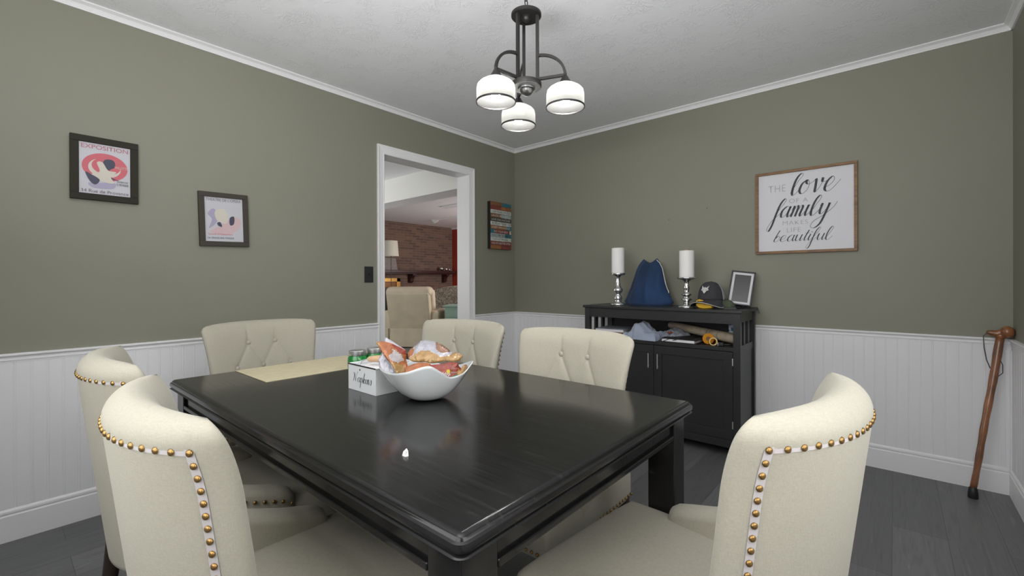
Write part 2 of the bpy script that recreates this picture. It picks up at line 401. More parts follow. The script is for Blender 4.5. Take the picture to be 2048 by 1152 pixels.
for a, b in ((wy0, wy0 + .05), (wy1 - .05, wy1), (-2.62, -2.58)): w2.box(XR + 0.02, XR + 0.06, a, b, wz0, wz1)
for a, b in ((wz0, wz0 + .05), (wz1 - .05, wz1)): w2.box(XR + 0.02, XR + 0.06, wy0, wy1, a, b)
struct(w2.build('window_2', m_white, bevel=0.003))

# beadboard wainscot panels
def bead_profile(a0, a1, depth=0.008):
    """list of (along, off) from a0 to a1, grooves every 5 cm"""
    pts = [(a0, 0)]; pts.append((a0, depth)); k = math.ceil((a0 + 0.001) / 0.05)
    while k * 0.05 < a1 - 0.006:
        g = k * 0.05
        if g > a0 + 0.006:
            d2 = 0.0008
            for gg in ((g - .004, 1), (g + .004, 1)):
                pts += [(gg[0] - .0016, depth), (gg[0], depth - d2), (gg[0] + .0016, depth)]
            pts.insert(-3, (g, depth + 0.0007))
        k += 1
    pts += [(a1, depth), (a1, 0)]
    return sorted(pts[:-1], key=lambda p: 0) + [pts[-1]]
BT, RT = 0.135, 0.775
def wains_left(a0, a1):
    return MB().extr([(o, a) for a, o in bead_profile(a0, a1)], 2, BT, RT)
def wains(axis, wallpos, sgn, a0, a1, parent):
    prof = bead_profile(a0, a1)
    if axis == 'y': poly = [(wallpos + sgn * o, a) for a, o in prof]
    else: poly = [(a, wallpos + sgn * o) for a, o in prof]
    o = MB().extr(poly, 2, BT - .02, RT).build('wainscot', m_bead, parent); return o
wains('y', 0, 1, YF, -1.566, wl); wains('y', 0, 1, -0.573, 0, wl)
wains('x', 0, -1, 0, XR, wb); wains('y', XR, -1, YF, 0, wr)
wains('x', YF, 1, 0, XR, wf)
RAIL = [(0, .766), (.010, .766), (.0105, .771), (.013, .774), (.013, .779), (.011, .781), (.012, .787), (.017, .791), (.022, .796), (.022, .801), (.019, .804), (0, .804)]
BASE = [(0, 0), (.016, 0), (.016, .108), (.0125, .112), (.0125, .116), (.0155, .12), (.015, .129), (.010, .137), (0, .139)]
CROWN = [(0, HC), (.008, HC), (.009, HC + .005), (.011, HC + .007), (.010, HC + .010), (.018, HC + .021), (.031, HC + .028), (.034, HC + .030), (.034, HZ), (0, HZ)]
def run(prof, axis, wallpos, sgn, a0, a1):
    mb = MB()
    if axis == 'y': mb.extr([(wallpos + sgn * p, z) for p, z in prof], 1, a0, a1)
    else: mb.extr([(wallpos + sgn * p, z) for p, z in prof], 0, a0, a1)
    return mb
def chair_rail(axis, wp, sg, a0, a1, parent): run(RAIL, axis, wp, sg, a0, a1).build('chair_rail', m_white, parent)
chair_rail('y', 0, 1, YF, -1.566, wl); chair_rail('y', 0, 1, -0.573, 0, wl)
chair_rail('x', 0, -1, 0, XR, wb); chair_rail('y', XR, -1, YF, 0, wr)
struct(run(BASE, 'x', 0, -1, 0, XR).build('baseboard_back', m_white))
b = run(BASE, 'y', 0, 1, YF, -1.566); b.v += []; 
b2 = run(BASE, 'y', 0, 1, -0.573, 0); b.add(b2.v, b2.f)
struct(b.build('baseboard_left', m_white))
struct(run(BASE, 'y', XR, -1, YF, 0).build('baseboard_right', m_white))
struct(run(BASE, 'x', YF, 1, 0, XR).build('baseboard_front', m_white))
for i, (ax, wp, sg, a0, a1) in enumerate((('y', 0, 1, YF, 0), ('x', 0, -1, 0, XR), ('y', XR, -1, YF, 0), ('x', YF, 1, 0, XR))):
    struct(run(CROWN, ax, wp, sg, a0, a1).build('trim_%d' % (i + 1), m_white))
# corner board in the right corner of the wainscot
struct(MB().box(XR - 0.028, XR, -0.013, 0, .137, .745).box(XR - .013, XR, -.028, 0, .137, .745).build('trim_5', m_white))
# door casing and jamb
cs = MB()
CP = [(0, 0), (0, .010), (.004, .012), (.010, .010), (.040, .013), (.046, .016), (.054, .018), (.058, .016), (.058, 0)]   # from the opening outwards
vs = []
for sy, dz in ((0, 0), (0, 1), (1, 1), (1, 0)):
    for p in CP:
        q = p[0] * (1.0 if sy == 0 else 1.15)
        y = (-1.509 - q) if sy == 0 else (-0.640 + q)
        vs.append((p[1], y, (DZ + p[0] * 1.15) if dz else 0.0))
n_ = len(CP)
fs = [(k * n_ + i, k * n_ + (i + 1) % n_, (k + 1) * n_ + (i + 1) % n_, (k + 1) * n_ + i) for k in range(3) for i in range(n_)]
cs.add(vs, fs)
cs.box(-0.135, 0.001, DY0 - .012, DY0, 0, DZ); cs.box(-0.135, 0.001, DY1, DY1 + .012, 0, DZ); cs.box(-0.135, 0.001, DY0 - .012, DY1 + .012, DZ, DZ + .012)
cs.box(-0.150, -0.13, DY0 - .065, DY0 - .002, 0, DZ + .06); cs.box(-0.150, -0.13, DY1 + .002, DY1 + .065, 0, DZ + .06); cs.box(-0.150, -0.13, DY0 - .065, DY1 + .065, DZ + .002, DZ + .065)
struct(cs.build('trim_6', m_white))

# ------------------------------------------------------------------ rooms beyond the door
m_red = mat('brick red paint', (0.36, 0.040, 0.018), 0.6)
def brick_mat():
    m = bpy.data.materials.new('brown brick'); m.use_nodes = True; nt = m.node_tree; b = nt.nodes['Principled BSDF']
    tc = nt.nodes.new('ShaderNodeTexCoord'); mp = nt.nodes.new('ShaderNodeMapping')
    sp = nt.nodes.new('ShaderNodeSeparateXYZ'); cb = nt.nodes.new('ShaderNodeCombineXYZ')
    nt.links.new(tc.outputs['Object'], sp.inputs[0]); nt.links.new(sp.outputs[1], cb.inputs[0]); nt.links.new(sp.outputs[2], cb.inputs[1])
    bk = nt.nodes.new('ShaderNodeTexBrick'); bk.inputs['Scale'].default_value = 1; bk.inputs['Brick Width'].default_value = 0.215; bk.inputs['Row Height'].default_value = 0.057
    bk.inputs['Mortar Size'].default_value = 0.005; bk.inputs['Bias'].default_value = -0.1
    bk.inputs['Color1'].default_value = (0.185, 0.110, 0.080, 1); bk.inputs['Color2'].default_value = (0.095, 0.064, 0.052, 1); bk.inputs['Mortar'].default_value = (0.20, 0.15, 0.12, 1)
    nt.links.new(cb.outputs[0], bk.inputs['Vector']); nt.links.new(bk.outputs['Color'], b.inputs['Base Color'])
    b.inputs['Roughness'].default_value = 0.9
    bp = nt.nodes.new('ShaderNodeBump'); bp.inputs['Strength'].default_value = 0.6; bp.inputs['Distance'].default_value = 0.006; bp.invert = True
    nt.links.new(bk.outputs['Fac'], bp.inputs['Height']); nt.links.new(bp.outputs[0], b.inputs['Normal'])
    return m
m_brick = brick_mat()
struct(MB().box(-5.6, -5.43, 0.2, 4.02, 0, HZ).build('wall_brick', m_brick))
struct(MB().box(-5.6, -0.13, 4.0, 4.15, 0, HZ).build('wall_red', m_red))
struct(MB().box(-5.6, -5.45, YF - .1, 0.2, 0, HZ).build('wall_kitchen', m_beam))
struct(MB().box(-5.6, -0.13, YF - .15, YF, 0, HZ).build('wall_kitchen_front', m_beam))
struct(MB().box(-0.13, 0.0, 0.12, 4.0, 0, HZ).build('wall_family', m_beam))
bm_ = MB().box(-5.6, -0.13, -0.09, 0.20, 2.13, HZ); bm_ = struct(bm_.build('beam', [m_beam])); bm_.name = 'trim_7'
bu = MB().box(-5.6, -0.13, -0.088, 0.198, 2.126, 2.1305).build('textured_underside', m_ceil, bm_)
struct(run([(p, z - HC + HC) for p, z in CROWN], 'x', 4.0, -1, -5.43, -0.13).build('trim_8', m_white))

m_dwood = mat('dark cherry wood', (0.035, 0.010, 0.008), 0.4)
t = thing('mantel_shelf', 'dark cherry mantel shelf on scroll brackets across the brick wall', 'shelf', (-5.43, 2.6, 1.25))
MB().box(0, .24, -1.2, 1.30, .045, .105).box(0, .21, -1.2, 1.27, .02, .045).build('shelf_board', m_dwood, t, bevel=.006)
for yy in (0.12, 1.10):
    pr = [(0, .03), (.19, .03), (.19, -.01), (.13, -.03), (.10, -.08), (.09, -.14), (.05, -.17), (0, -.18)]
    MB().extr(pr, 1, yy - .045, yy + .045).build('bracket', m_dwood, t)
t = thing('mantel_ornament', 'small glass ball ornament cluster at the right end of the mantel', 'ornament', (-5.30, 3.55, 1.356))
MB().sphere((0, 0, .05), .05).build('ball', m_chrome, t, smooth='all'); MB().sphere((.02, .13, .04), .04).build('ball', m_chrome, t, smooth='all')
MB().sphere((0, .24, .03), .03).build('ball', m_chrome, t, smooth='all')
t = thing('fireplace_screen', 'brass framed fireplace front below the mantel', 'fireplace', (-5.43, 1.9, 0))
MB().box(.0, .02, -.75, .5, .0, 1.14).build('firebox_panel', m_black, t)
m_gold = mat('polished brass', (0.55, 0.36, 0.10), 0.25, 0.7)
mb = MB(); mb.box(.02, .06, .44, .53, 0, 1.18); mb.box(.02, .06, -.8, .53, 1.10, 1.18); mb.build('brass_frame', m_gold, t, bevel=.004)
mb = MB(); mb.box(.021, .035, -.75, .44, .98, 1.09); mb.build('hood', mat('amber metal', (0.20, 0.11, 0.045), 0.25, 0.6), t)  # hood in one even amber metal colour
BOXF_ = [(0, 3, 2, 1), (4, 5, 6, 7), (0, 1, 5, 4), (1, 2, 6, 5), (2, 3, 7, 6), (3, 0, 4, 7)]
m_shade = mat('ivory lamp shade', (0.66, 0.64, 0.55), 0.8)
t = thing('floor_lamp', 'ivory shaded floor lamp seen at the left edge of the doorway', 'lamp', (-4.57, 1.65, 0))
MB().lathe([(.148, 1.60), (.125, 1.90)], 24, caps=False).build('lamp_shade', m_shade, t, smooth=True)
MB().lathe([(.13, 0), (.13, .02), (.02, .04), (.006, .06), (.006, 1.72), (0, 1.72)], 20, caps=False).build('lamp_pole', m_dwood, t, smooth=True)
t = thing('leaning_print', 'small grey toned print leaning on the left part of the mantel', 'print', (-5.33, 2.16, 1.356))
MB().add([(0, -.19, 0), (.012, -.19, 0), (.012, .165, 0), (0, .165, 0), (-.06, -.19, .26), (-.048, -.19, .26), (-.048, .155, .26), (-.06, .155, .26)], BOXF_).build('panel', mat('grey toned print', (0.24, 0.215, 0.20), 0.7, var=(60, 0.3)), t)
# recliner seen from behind
m_lea = mat('tan upholstery', (0.62, 0.54, 0.40), 0.6, bump=(20, 0.3, 3, 0.004), var=(5, .08))
def soft(mb, name, m, parent, bev=.03, sub=0):
    o = mb.build(name, m, parent, bevel=bev, seg=4); return o
t = thing('recliner', 'tan skirted recliner seen from behind through the doorway', 'armchair', (-3.39, 1.30, 0), math.radians(35))
def slant(z0, z1, y0, y1, hw0, hw1, th):
    return [(-hw0, y0, z0), (hw0, y0, z0), (hw0, y0 + th, z0), (-hw0, y0 + th, z0), (-hw1, y1, z1), (hw1, y1, z1), (hw1, y1 + th, z1), (-hw1, y1 + th, z1)]
BOXF = [(0, 3, 2, 1), (4, 5, 6, 7), (0, 1, 5, 4), (1, 2, 6, 5), (2, 3, 7, 6), (3, 0, 4, 7)]
soft(MB().add(slant(.30, .92, -.20, -.36, .36, .36, .16), BOXF), 'back_shell', m_lea, t, .03)
soft(MB().add(slant(.45, .98, -.07, -.24, .38, .40, .20), BOXF), 'back_cushion', m_lea, t, .06)
soft(MB().add(slant(.86, 1.02, -.34, -.34, .39, .37, .30), BOXF), 'headrest_roll', m_lea, t, .07)
soft(MB().box(-.34, .34, -.1, .5, .30, .48), 'seat', m_lea, t, .04)
for s in (-1, 1): soft(MB().box(s * .395 - .075, s * .395 + .075, -.2, .48, .1, .62), 'arm', m_lea, t, .05)
sk = MB(); sk.add(slant(.01, .32, -.235, -.215, .345, .335, .02), BOXF); sk.build('skirt', m_lea, t, bevel=.008)
for s in (-1, 1):
    MB().box(s * .42 - .055, s * .42 + .055, -.22, .46, .01, .32).build('side_skirt', m_lea, t, bevel=.008)
# damask sofa and teal chest
def damask():
    m = bpy.data.materials.new('damask fabric'); m.use_nodes = True; nt = m.node_tree; b = nt.nodes['Principled BSDF']
    tc = nt.nodes.new('ShaderNodeTexCoord'); n = nt.nodes.new('ShaderNodeTexNoise'); n.inputs['Scale'].default_value = 8.5; n.inputs['Detail'].default_value = 2; n.inputs['Distortion'].default_value = 2.5
    nt.links.new(tc.outputs['Object'], n.inputs['Vector'])
    r = ramp(nt, n.outputs['Fac'], [(0.46, (0.36, 0.31, 0.25)), (0.5, (0.15, 0.12, 0.09)), (0.56, (0.17, 0.14, 0.10)), (0.6, (0.38, 0.33, 0.27))])
    nt.links.new(r.outputs[0], b.inputs['Base Color']); b.inputs['Roughness'].default_value = 0.85
    return m
m_dam = damask()
t = thing('damask_sofa', 'grey and cream damask sofa behind the teal chest', 'sofa', (-4.05, 2.95, 0), math.radians(24))
def arch(x0, x1, y0, y1, z0, z1, rise):
    n = 12; prof = [(x0, z0), (x1, z0)] + [(x1 + (x0 - x1) * i / n, z1 + rise * math.sin(PI * i / n)) for i in range(n + 1)]
    return MB().extr(prof, 1, y0, y1)
soft(arch(-.55, .75, -.30, -.05, .0, .90, .12), 'backrest', m_dam, t, .04)
soft(MB().box(-.5, .7, -.1, .5, .15, .48), 'seat', m_dam, t, .04)
soft(MB().box(-.72, -.52, -.2, .5, .1, .62), 'arm', m_dam, t, .05); soft(MB().box(.72, .92, -.2, .5, .1, .62), 'arm', m_dam, t, .05)
m_teal = mat('pale teal paint', (0.29, 0.43, 0.36), 0.5, bump=(40, .1, 3, .001))
t = thing('teal_chest', 'pale teal painted chest beside the tan recliner', 'chest', (-2.775, 1.90, 0), math.radians(35))
MB().box(-.29, .31, -.2, .2, .03, .67).build('body', m_teal, t, bevel=.004)
MB().box(-.32, .34, -.23, .23, .67, .70).build('top', m_teal, t, bevel=.006)
for a, b in ((.50, .62), (.30, .48), (.08, .28)): MB().box(-.26, .28, -.21, -.2, a, b).build('drawer', m_teal, t, bevel=.003)
# ceiling fittings of the far room
t = tag(MB().box(-3.15, -2.5, 1.72, 1.84, HZ - .025, HZ).build('ceiling_vent', m_white, bevel=.004), 'white rectangular vent on the far room ceiling', 'vent')
t = thing('ceiling_track', 'thin white track with a wedge end on the far room ceiling beside the vent', 'track', (-4.58, 2.73, HZ))
MB().box(.0, 1.2, -.012, .012, -.022, 0).build('track_bar', m_white, t)
MB().add([(-.03, -.05, 0), (.16, -.02, 0), (.16, .05, 0), (.0, .05, 0), (.02, -.01, -.07), (.10, -.005, -.04), (.10, .02, -.04), (.03, .02, -.07)], BOXF).build('wedge_end', m_white, t)

# ------------------------------------------------------------------ dining chairs
def Wc(z):   # half width of the back
    return 0.214 + 0.050 * max(0, min(1, (z - 0.42) / 0.48)) ** 1.6
ZT, ZB, RC = 0.915, 0.36, 0.038
def kfac(u, z):
    k = math.sqrt(max(0.0, 1 - abs(u) ** 4.5))
    if z > ZT - 0.062: k *= math.sqrt(max(0.0, 1 - ((z - ZT + 0.062) / 0.062) ** 2.0))
    return k
def sheet(u, z, side):
    """side +1 front, -1 back surface of the barrel back; u in -1..1"""
    w = Wc(z)
    if z > ZT - RC: w = w - RC + math.sqrt(max(0, RC * RC - (z - ZT + RC) ** 2))
    sag = 0.086
    yb = -0.305 + (0.90 - z) * 0.12; yf = -0.218 + (0.90 - z) * 0.19
    if z > .78: sag *= 1 - .24 * ((z - .78) / .135) ** 2
    cy = (yb + yf) / 2 + sag * abs(u) ** 2.2
    T = (yf - yb) / 2
    k = kfac(u, z)
    h = T * k * (1 - 0.22 * abs(u) ** 2)
    dy = sag * 2.2 * abs(u) ** 1.2 * (1 if u > 0 else -1) / w
    nx, ny = -dy, 1.0; L = math.hypot(nx, ny); nx /= L; ny /= L
    z = z - 0.007 * abs(u) ** 4 * max(0, (z - .75) / .16)
    return Vector((u * w + side * nx * h, cy + side * ny * h, z)), Vector((nx * side, ny * side, 0))
BR = [(-.27, .812), (.27, .812), (-.58, .698), (0, .698), (.58, .698), (-.27, .580), (.27, .580)]
def tuft(u, z):
    """groove depth at front surface (u in half-widths, z)"""
    w = 0.26; d = 0.0
    def seg(ax, az, bx, bz):
        px, pz = u * w, z; ax *= w; bx *= w
        vx, vz = bx - ax, bz - az; t = max(0, min(1, ((px - ax) * vx + (pz - az) * vz) / (vx * vx + vz * vz)))
        return math.hypot(px - ax - t * vx, pz - az - t * vz)
    best = 9
    for a, b in ((BR[0], (-.27, .93)), (BR[1], (.27, .93)), (BR[0], BR[2]), (BR[0], BR[3]), (BR[1], BR[3]), (BR[1], BR[4]), (BR[2], BR[5]), (BR[3], BR[5]), (BR[3], BR[6]), (BR[4], BR[6])):
        best = min(best, seg(a[0], a[1], b[0], b[1]))
    d += (0.0042 * math.exp(-(best / 0.0042) ** 2) + 0.003 * math.exp(-(best / 0.02) ** 2)) * max(0.12, min(1, (ZT - .012 - z) / .04))
    for b in BR:
        r = math.hypot((u - b[0]) * w, z - b[1]); d += 0.007 * math.exp(-(r / 0.014) ** 2)
    return d
def make_chair(label, group):
    t = thing('dining_chair', label, 'chair', (0, 0, 0), 0, group)
    nu, nv = 96, 72
    us = [math.sin(PI / 2 * (2 * i / nu - 1)) * 0.35 + (2 * i / nu - 1) * 0.65 for i in range(nu + 1)]
    us = [max(-1, min(1, u)) for u in us]
    zs = [ZB + (ZT - ZB) * (1 - (1 - j / nv) ** 1.35) for j in range(nv + 1)]
    mb = MB(); vs = []; fs = []
    for side in (1, -1):
        for z in zs:
            for u in us:
                p, n = sheet(u, z, side)
                if side == 1: p = p - n * tuft(u, z) * kfac(u, z) ** 1.5
                else:
                    if z > .862 and abs(u) < .8:
                        e = min(abs(u - .27), abs(u + .27)) * .26; p = p - n * 0.0015 * kfac(u, z) * math.exp(-(e / .004) ** 2)
                    # slight roll above the nail line
                    e = (z - .862) / .03
                    if 0 < e < 1.6 and abs(u) < .86: p = p + n * 0.003 * kfac(u, z) * math.sin(PI * min(1, e / 1.6))
                vs.append(p)
    N = nu + 1; S = N * (nv + 1)
    for j in range(nv):
        for i in range(nu):
            a = j * N + i; fs.append((a, a + 1, a + N + 1, a + N)); a += S; fs.append((a, a + N, a + N + 1, a + 1))
    for i in range(nu):
        a = nv * N + i; fs.append((a, a + 1, a + 1 + S, a + S)); a = i; fs.append((a, a + S, a + 1 + S, a + 1))
    for j in range(nv):
        a = j * N; fs.append((a, a + N, a + N + S, a + S)); a = j * N + nu; fs.append((a, a + S, a + N + S, a + N))
    mb.add(vs, fs); mb.build('backrest', m_fab, t, smooth='all', weld=True)
    btn = None
    for u, z in BR:
        p, n = sheet(u, z, 1)
        if btn is None:
            btn = MB().sphere((0, 0, 0), .0105, 14, 8, (1, .55, 1)).build('button', m_fab, t, smooth='all')
            btn.location = p - n * .008
        else:
            c = btn.copy(); COL.objects.link(c); c.parent = t; c.location = p - n * .008
    # seat cushion with crown and waterfall front edge
    hw, y0, y1, zt = 0.252, -0.20, 0.315, 0.452
    def seat(u, v):
        a = 2 * u - 1; b = 2 * v - 1
        sa = math.copysign(abs(a) ** 0.85, a); sb = math.copysign(abs(b) ** .85, b)
        # squircle footprint
        x = hw * sa * (1 - .028 * b ** 8) ; y = (y0 + y1) / 2 + (y1 - y0) / 2 * sb * (1 - .028 * a ** 8)
        x *= (1.0 if b < .4 else 1 - .02 * (b - .4))
        e = max(abs(a), abs(b)); z = zt + 0.022 * (1 - a * a) * (1 - b * b) - 0.03 * max(0, (e - .86) / .14) ** 2.4
        return (x, y, z)
    n = 40; mb = MB(); mb.grid(seat, n, n)
    ring = [i for i in range(n + 1)] + [(j) * (n + 1) + n for j in range(1, n + 1)] + [n * (n + 1) + i for i in range(n - 1, -1, -1)] + [j * (n + 1) for j in range(n - 1, 0, -1)]
    base = len(mb.v); lv = [zt - .055, .345, .335]
    for k, z in enumerate(lv):
        for r in ring:
            q = mb.v[r]; s_ = 1.004 if k < 2 else .985
            mb.v.append((q[0] * s_, (q[1] - .0575) * s_ + .0575, z))
    R = len(ring)
    for i in range(R):
        i2 = (i + 1) % R
        mb.f.append([ring[i], ring[i2], base + i2, base + i]); mb.mi.append(0)
        for k in range(len(lv) - 1):
            mb.f.append([base + k * R + i, base + k * R + i2, base + (k + 1) * R + i2, base + (k + 1) * R + i]); mb.mi.append(0)
    mb.f.append([base + (len(lv) - 1) * R + i for i in range(R)]); mb.mi.append(0)
    mb.build('seat', m_fab, t, smooth='all')
    # arms: swoop from the wing down to a rounded stub
    prof = [(-.17, .660), (-.155, .650), (-.14, .634), (-.12, .612), (-.08, .578), (-.02, .550), (.05, .525), (.11, .508), (.142, .498), (.158, .486), (.166, .468)]
    for s in (-1, 1):
        vs = []; fs = []; n = 16
        for k, (y, z) in enumerate(prof):
            wd = .036 if k < 8 else (.034, .028, .016)[k - 8]
            cx = (.190, .197, .203, .207, .210, .212, .214, .217, .219, .220, .221)[k]
            for i in range(n):
                a = PI * i / (n - 1)
                vs.append((s * (cx + wd * math.cos(a)), y, z - .028 + .028 * math.sin(a)))
            vs.append((s * (cx - wd), y, .34)); vs.append((s * (cx + wd), y, .34))
        m_ = n + 2
        for k in range(len(prof) - 1):
            for i in range(m_):
                i2 = (i + 1) % m_; fs.append((k * m_ + i, k * m_ + i2, (k + 1) * m_ + i2, (k + 1) * m_ + i))
        fs.append(tuple(range(m_))); fs.append(tuple((len(prof) - 1) * m_ + i for i in range(m_)))
        MB().add(vs, fs).build('arm', m_fab, t, smooth=True)
    for sx in (-1, 1):
        for y, rk in ((.20, 0), (-.21, -.04)):
            MB().tube([(sx * .205, y, .345), (sx * .208, y + rk * .5, .17), (sx * .212, y + rk, 0)], [.024, .019, .014], 10).build('leg', m_leg, t, smooth=True)
    # nail heads: along the top of the outer back, down both sides, along the arms
    spots = []
    ZN = .868; UN = .87
    for i in range(21):
        u = -UN + 2 * UN * i / 20; p, n = sheet(u, ZN, -1); spots.append((p, n))
    for k in range(1, 22):
        z = ZN - .0208 * k
        for s in (-1, 1):
            p, n = sheet(s * UN, z, -1); spots.append((p, n))
    for s in (-1, 1):
        for k in range(12):
            q = k / 11; y = -.115 + .268 * q
            zz = None
            for a, b in zip(prof, prof[1:]):
                if a[0] <= y <= b[0]: zz = a[1] + (b[1] - a[1]) * (y - a[0]) / (b[0] - a[0])
            cx = .208 + .012 * (y + .12) / .28
            spots.append((Vector((s * (cx + .0365), y, zz - .036)), Vector((s, 0, 0))))
    base = None
    for p, n in spots:
        if base is None:
            base = MB().sphere((0, 0, 0), .0058, 10, 6, (1, 1, .62)).build('nail_head', m_brass, t, smooth='all'); c = base
        else:
            c = base.copy(); COL.objects.link(c); c.parent = t
        c.location = p + n * .0015; c.rotation_euler = n.to_track_quat('Z', 'X').to_euler()
    mb = MB()
    for s in (-1, 1):
        for k in range(22):
            mb.sphere((s * .2545, -.18 + .0215 * k, .352), .0052, 8, 4)
    for k in range(23): mb.sphere((-.215 + .0195 * k, .3175, .352), .0052, 8, 4)
    o = mb.build('lower_nail_row', m_brass, t, smooth='all'); o['kind'] = 'stuff'
    # ribbon under the nails
    mb = MB(); hw_ = .0052
    def rib(P):
        vs = []; 
        for a, b in P: vs += [a, b]
        mb.add(vs, [(2 * i, 2 * i + 1, 2 * i + 3, 2 * i + 2) for i in range(len(P) - 1)])
    def off(u, z):
        p, n = sheet(u, z, -1); return p + n * .0012
    rib([(off(-UN + 2 * UN * i / 60, ZN - hw_), off(-UN + 2 * UN * i / 60, ZN + hw_)) for i in range(61)])
    for s in (-1, 1):
        w = .25
        rib([(off(s * UN - hw_ / w, ZN - .44 * i / 40), off(s * UN + hw_ / w, ZN - .44 * i / 40)) for i in range(41)])
    mb.build('nail_ribbon', m_ribbon, t)
    return t
G = 'cream dining chairs around the black table'
c0 = make_chair('cream nailhead dining chair nearest the camera at lower left, its back to the camera', G)
c0.location = (1.905, -2.99, 0); c0.rotation_euler = (0, 0, -.06)
dup(c0, (1.268, -2.965, 0), -.08, 'cream nailhead chair far left, just beyond the nearest chair on the same side', G)
dup(c0, (0.700, -2.535, 0), -PI / 2, 'cream tufted chair at the far left end of table beside the beige placemat', G)
dup(c0, (1.292, -2.10, 0), PI + .10, 'cream tufted chair behind the snack bowl in front of the doorway', G)
dup(c0, (1.925, -2.115, 0), PI, 'cream tufted chair in front of the black sideboard', G)
dup(c0, (2.558, -2.425, 0), PI / 2 - .11, 'cream nailhead chair at the right end of the table, back toward camera', G)

# ------------------------------------------------------------------ dining table
TX0, TX1, TY0, TY1, TZ = 0.892, 2.443, -2.996, -2.067, 0.755
t = thing('dining_table', 'large black wooden dining table with square legs', 'table', ((TX0 + TX1) / 2, (TY0 + TY1) / 2, 0))
hx, hy = (TX1 - TX0) / 2, (TY1 - TY0) / 2
prof = [(0.0, -.030), (-.006, -.026), (-.001, -.022), (0.0, -.016), (-.0015, -.010), (-.006, -.008), (-.008, -.004), (-.013, -.001), (-.018, 0.0), (-.022, 0.0), (-.030, 0.0)]
def rrect(hx, hy, r, off, n=6):
    P = []
    for cx, cy, a0 in ((hx - r, hy - r, 0), (-hx + r, hy - r, 90), (-hx + r, -hy + r, 180), (hx - r, -hy + r, 270)):
        for k in range(n + 1):
            a = math.radians(a0 + 90 * k / n); rr = max(.001, r + off); P.append((cx + rr * math.cos(a), cy + rr * math.sin(a)))
    return P
mb = MB(); rings = [rrect(hx, hy, .02, o) for o, z in prof]; n = len(rings[0]); vs = []
for (o, z), R in zip(prof, rings): vs += [(p[0], p[1], TZ + z) for p in R]
fs = [(j * n + i, j * n + (i + 1) % n, (j + 1) * n + (i + 1) % n, (j + 1) * n + i) for j in range(len(prof) - 1) for i in range(n)]
fs += [tuple(range(n - 1, -1, -1)), tuple((len(prof) - 1) * n + i for i in range(n))]
mb.add(vs, fs).build('tabletop', m_table, t, smooth=True)
mb = MB(); ix, iy = hx - .022, hy - .022; LW = .078
A0, A1 = .672, TZ - .030
for s in (-1, 1):
    mb.box(-ix + LW, ix - LW, s * (iy - .018) - .010, s * (iy - .018) + .010, A0, A1)
    mb.box(s * (ix - .018) - .010, s * (ix - .018) + .010, -iy + LW, iy - LW, A0, A1)
mb.build('apron', m_table, t)
mb = MB()
for s in (-1, 1):
    mb.box(-ix + LW, ix - LW, s * (iy - .012) - .012, s * (iy - .012) + .012, .660, .675)
    mb.box(s * (ix - .012) - .012, s * (ix - .012) + .012, -iy + LW, iy - LW, .660, .675)
mb.build('apron_molding', m_table, t, bevel=.004)
for sx in (-1, 1):
    for sy in (-1, 1):
        x0, x1 = sorted((sx * ix, sx * (ix - LW))); y0, y1 = sorted((sy * iy, sy * (iy - LW)))
        MB().box(x0, x1, y0, y1, 0, A1).build('leg', m_table, t, bevel=.004)

# placemat
m_matt = mat('beige woven vinyl', (0.50, 0.445, 0.30), 0.7, bump=(500, .3, 1, .001), var=(40, .06))
tag(MB().box(.905, 1.215, -2.785, -2.315, TZ, TZ + .002).build('placemat', m_matt, bevel=.0008), 'beige rectangular placemat at the far left end of the table', 'placemat')
tag(MB().add([(0, 0, 0), (.010, 0, 0), (.012, .007, 0), (.004, .012, 0), (-.003, .006, 0), (.001, .002, .008), (.009, .003, .010), (.008, .009, .009), (.003, .009, .013)],
    [(0, 4, 3, 2, 1), (0, 1, 6, 5), (1, 2, 7, 6), (2, 3, 8, 7), (3, 4, 8), (4, 0, 5), (4, 5, 8), (5, 6, 7, 8)]).build('paper_scrap', m_candle, smooth=False), 'tiny crumpled white paper scrap alone on the black tabletop', 'scrap').location = (2.131, -2.868, TZ)

# napkin box
t = thing('napkin_box', 'white enamel napkin box lettered Napkins with a wood roller bar', 'napkin holder', (1.516, -2.642, TZ))
bw, bd, bh = .162, .165, .083
mb = MB(); th = .003
mb.box(0, bw, 0, th, 0, bh).box(0, bw, bd - th, bd, 0, bh).box(0, th, th, bd - th, 0, bh).box(bw - th, bw, th, bd - th, 0, bh).box(th, bw - th, th, bd - th, 0, .003)
mb.build('box', m_tin, t, bevel=.001)
mb = MB(); mb.tube([(0, 0, bh), (bw, 0, bh)], .0022, 6)
mb.build('front_rim', m_black, t)
mb = MB(); mb.tube([(bw, 0, bh), (bw, bd, bh), (0, bd, bh), (0, 0, bh)], .0018, 6); mb.build('rolled_rim', m_tin, t, smooth=True)
MB().box(.006, bw - .006, .006, bd - .006, .003, .074).build('napkin_stack', mat('white paper', (0.72, 0.72, 0.75), .9, bump=(30, .3, 2, .002)), t, bevel=.004)
m_rod = mat('steel rod', (0.4, 0.4, 0.4), .3, .9)
MB().tube([(.022, .030, .078), (.021, .035, .088), (.030, .048, .092), (.145, .118, .100)], .0022, 8).build('wire_arm', m_rod, t, smooth=True)
MB().tube([(.036, .050, .093), (.042, .054, .094), (.072, .073, .096), (.11, .097, .098), (.145, .118, .100), (.147, .119, .100)], [.006, .0095, .012, .0125, .011, .006], 14).build('wood_roller', mat('beech roller', (0.52, 0.34, 0.20), .5), t, smooth=True)
cursive('Napkins', 'lettering', m_ink, t, BACK, (.034, -.0006, .030), .0155, .105, .0024, .0007, .15, .9)
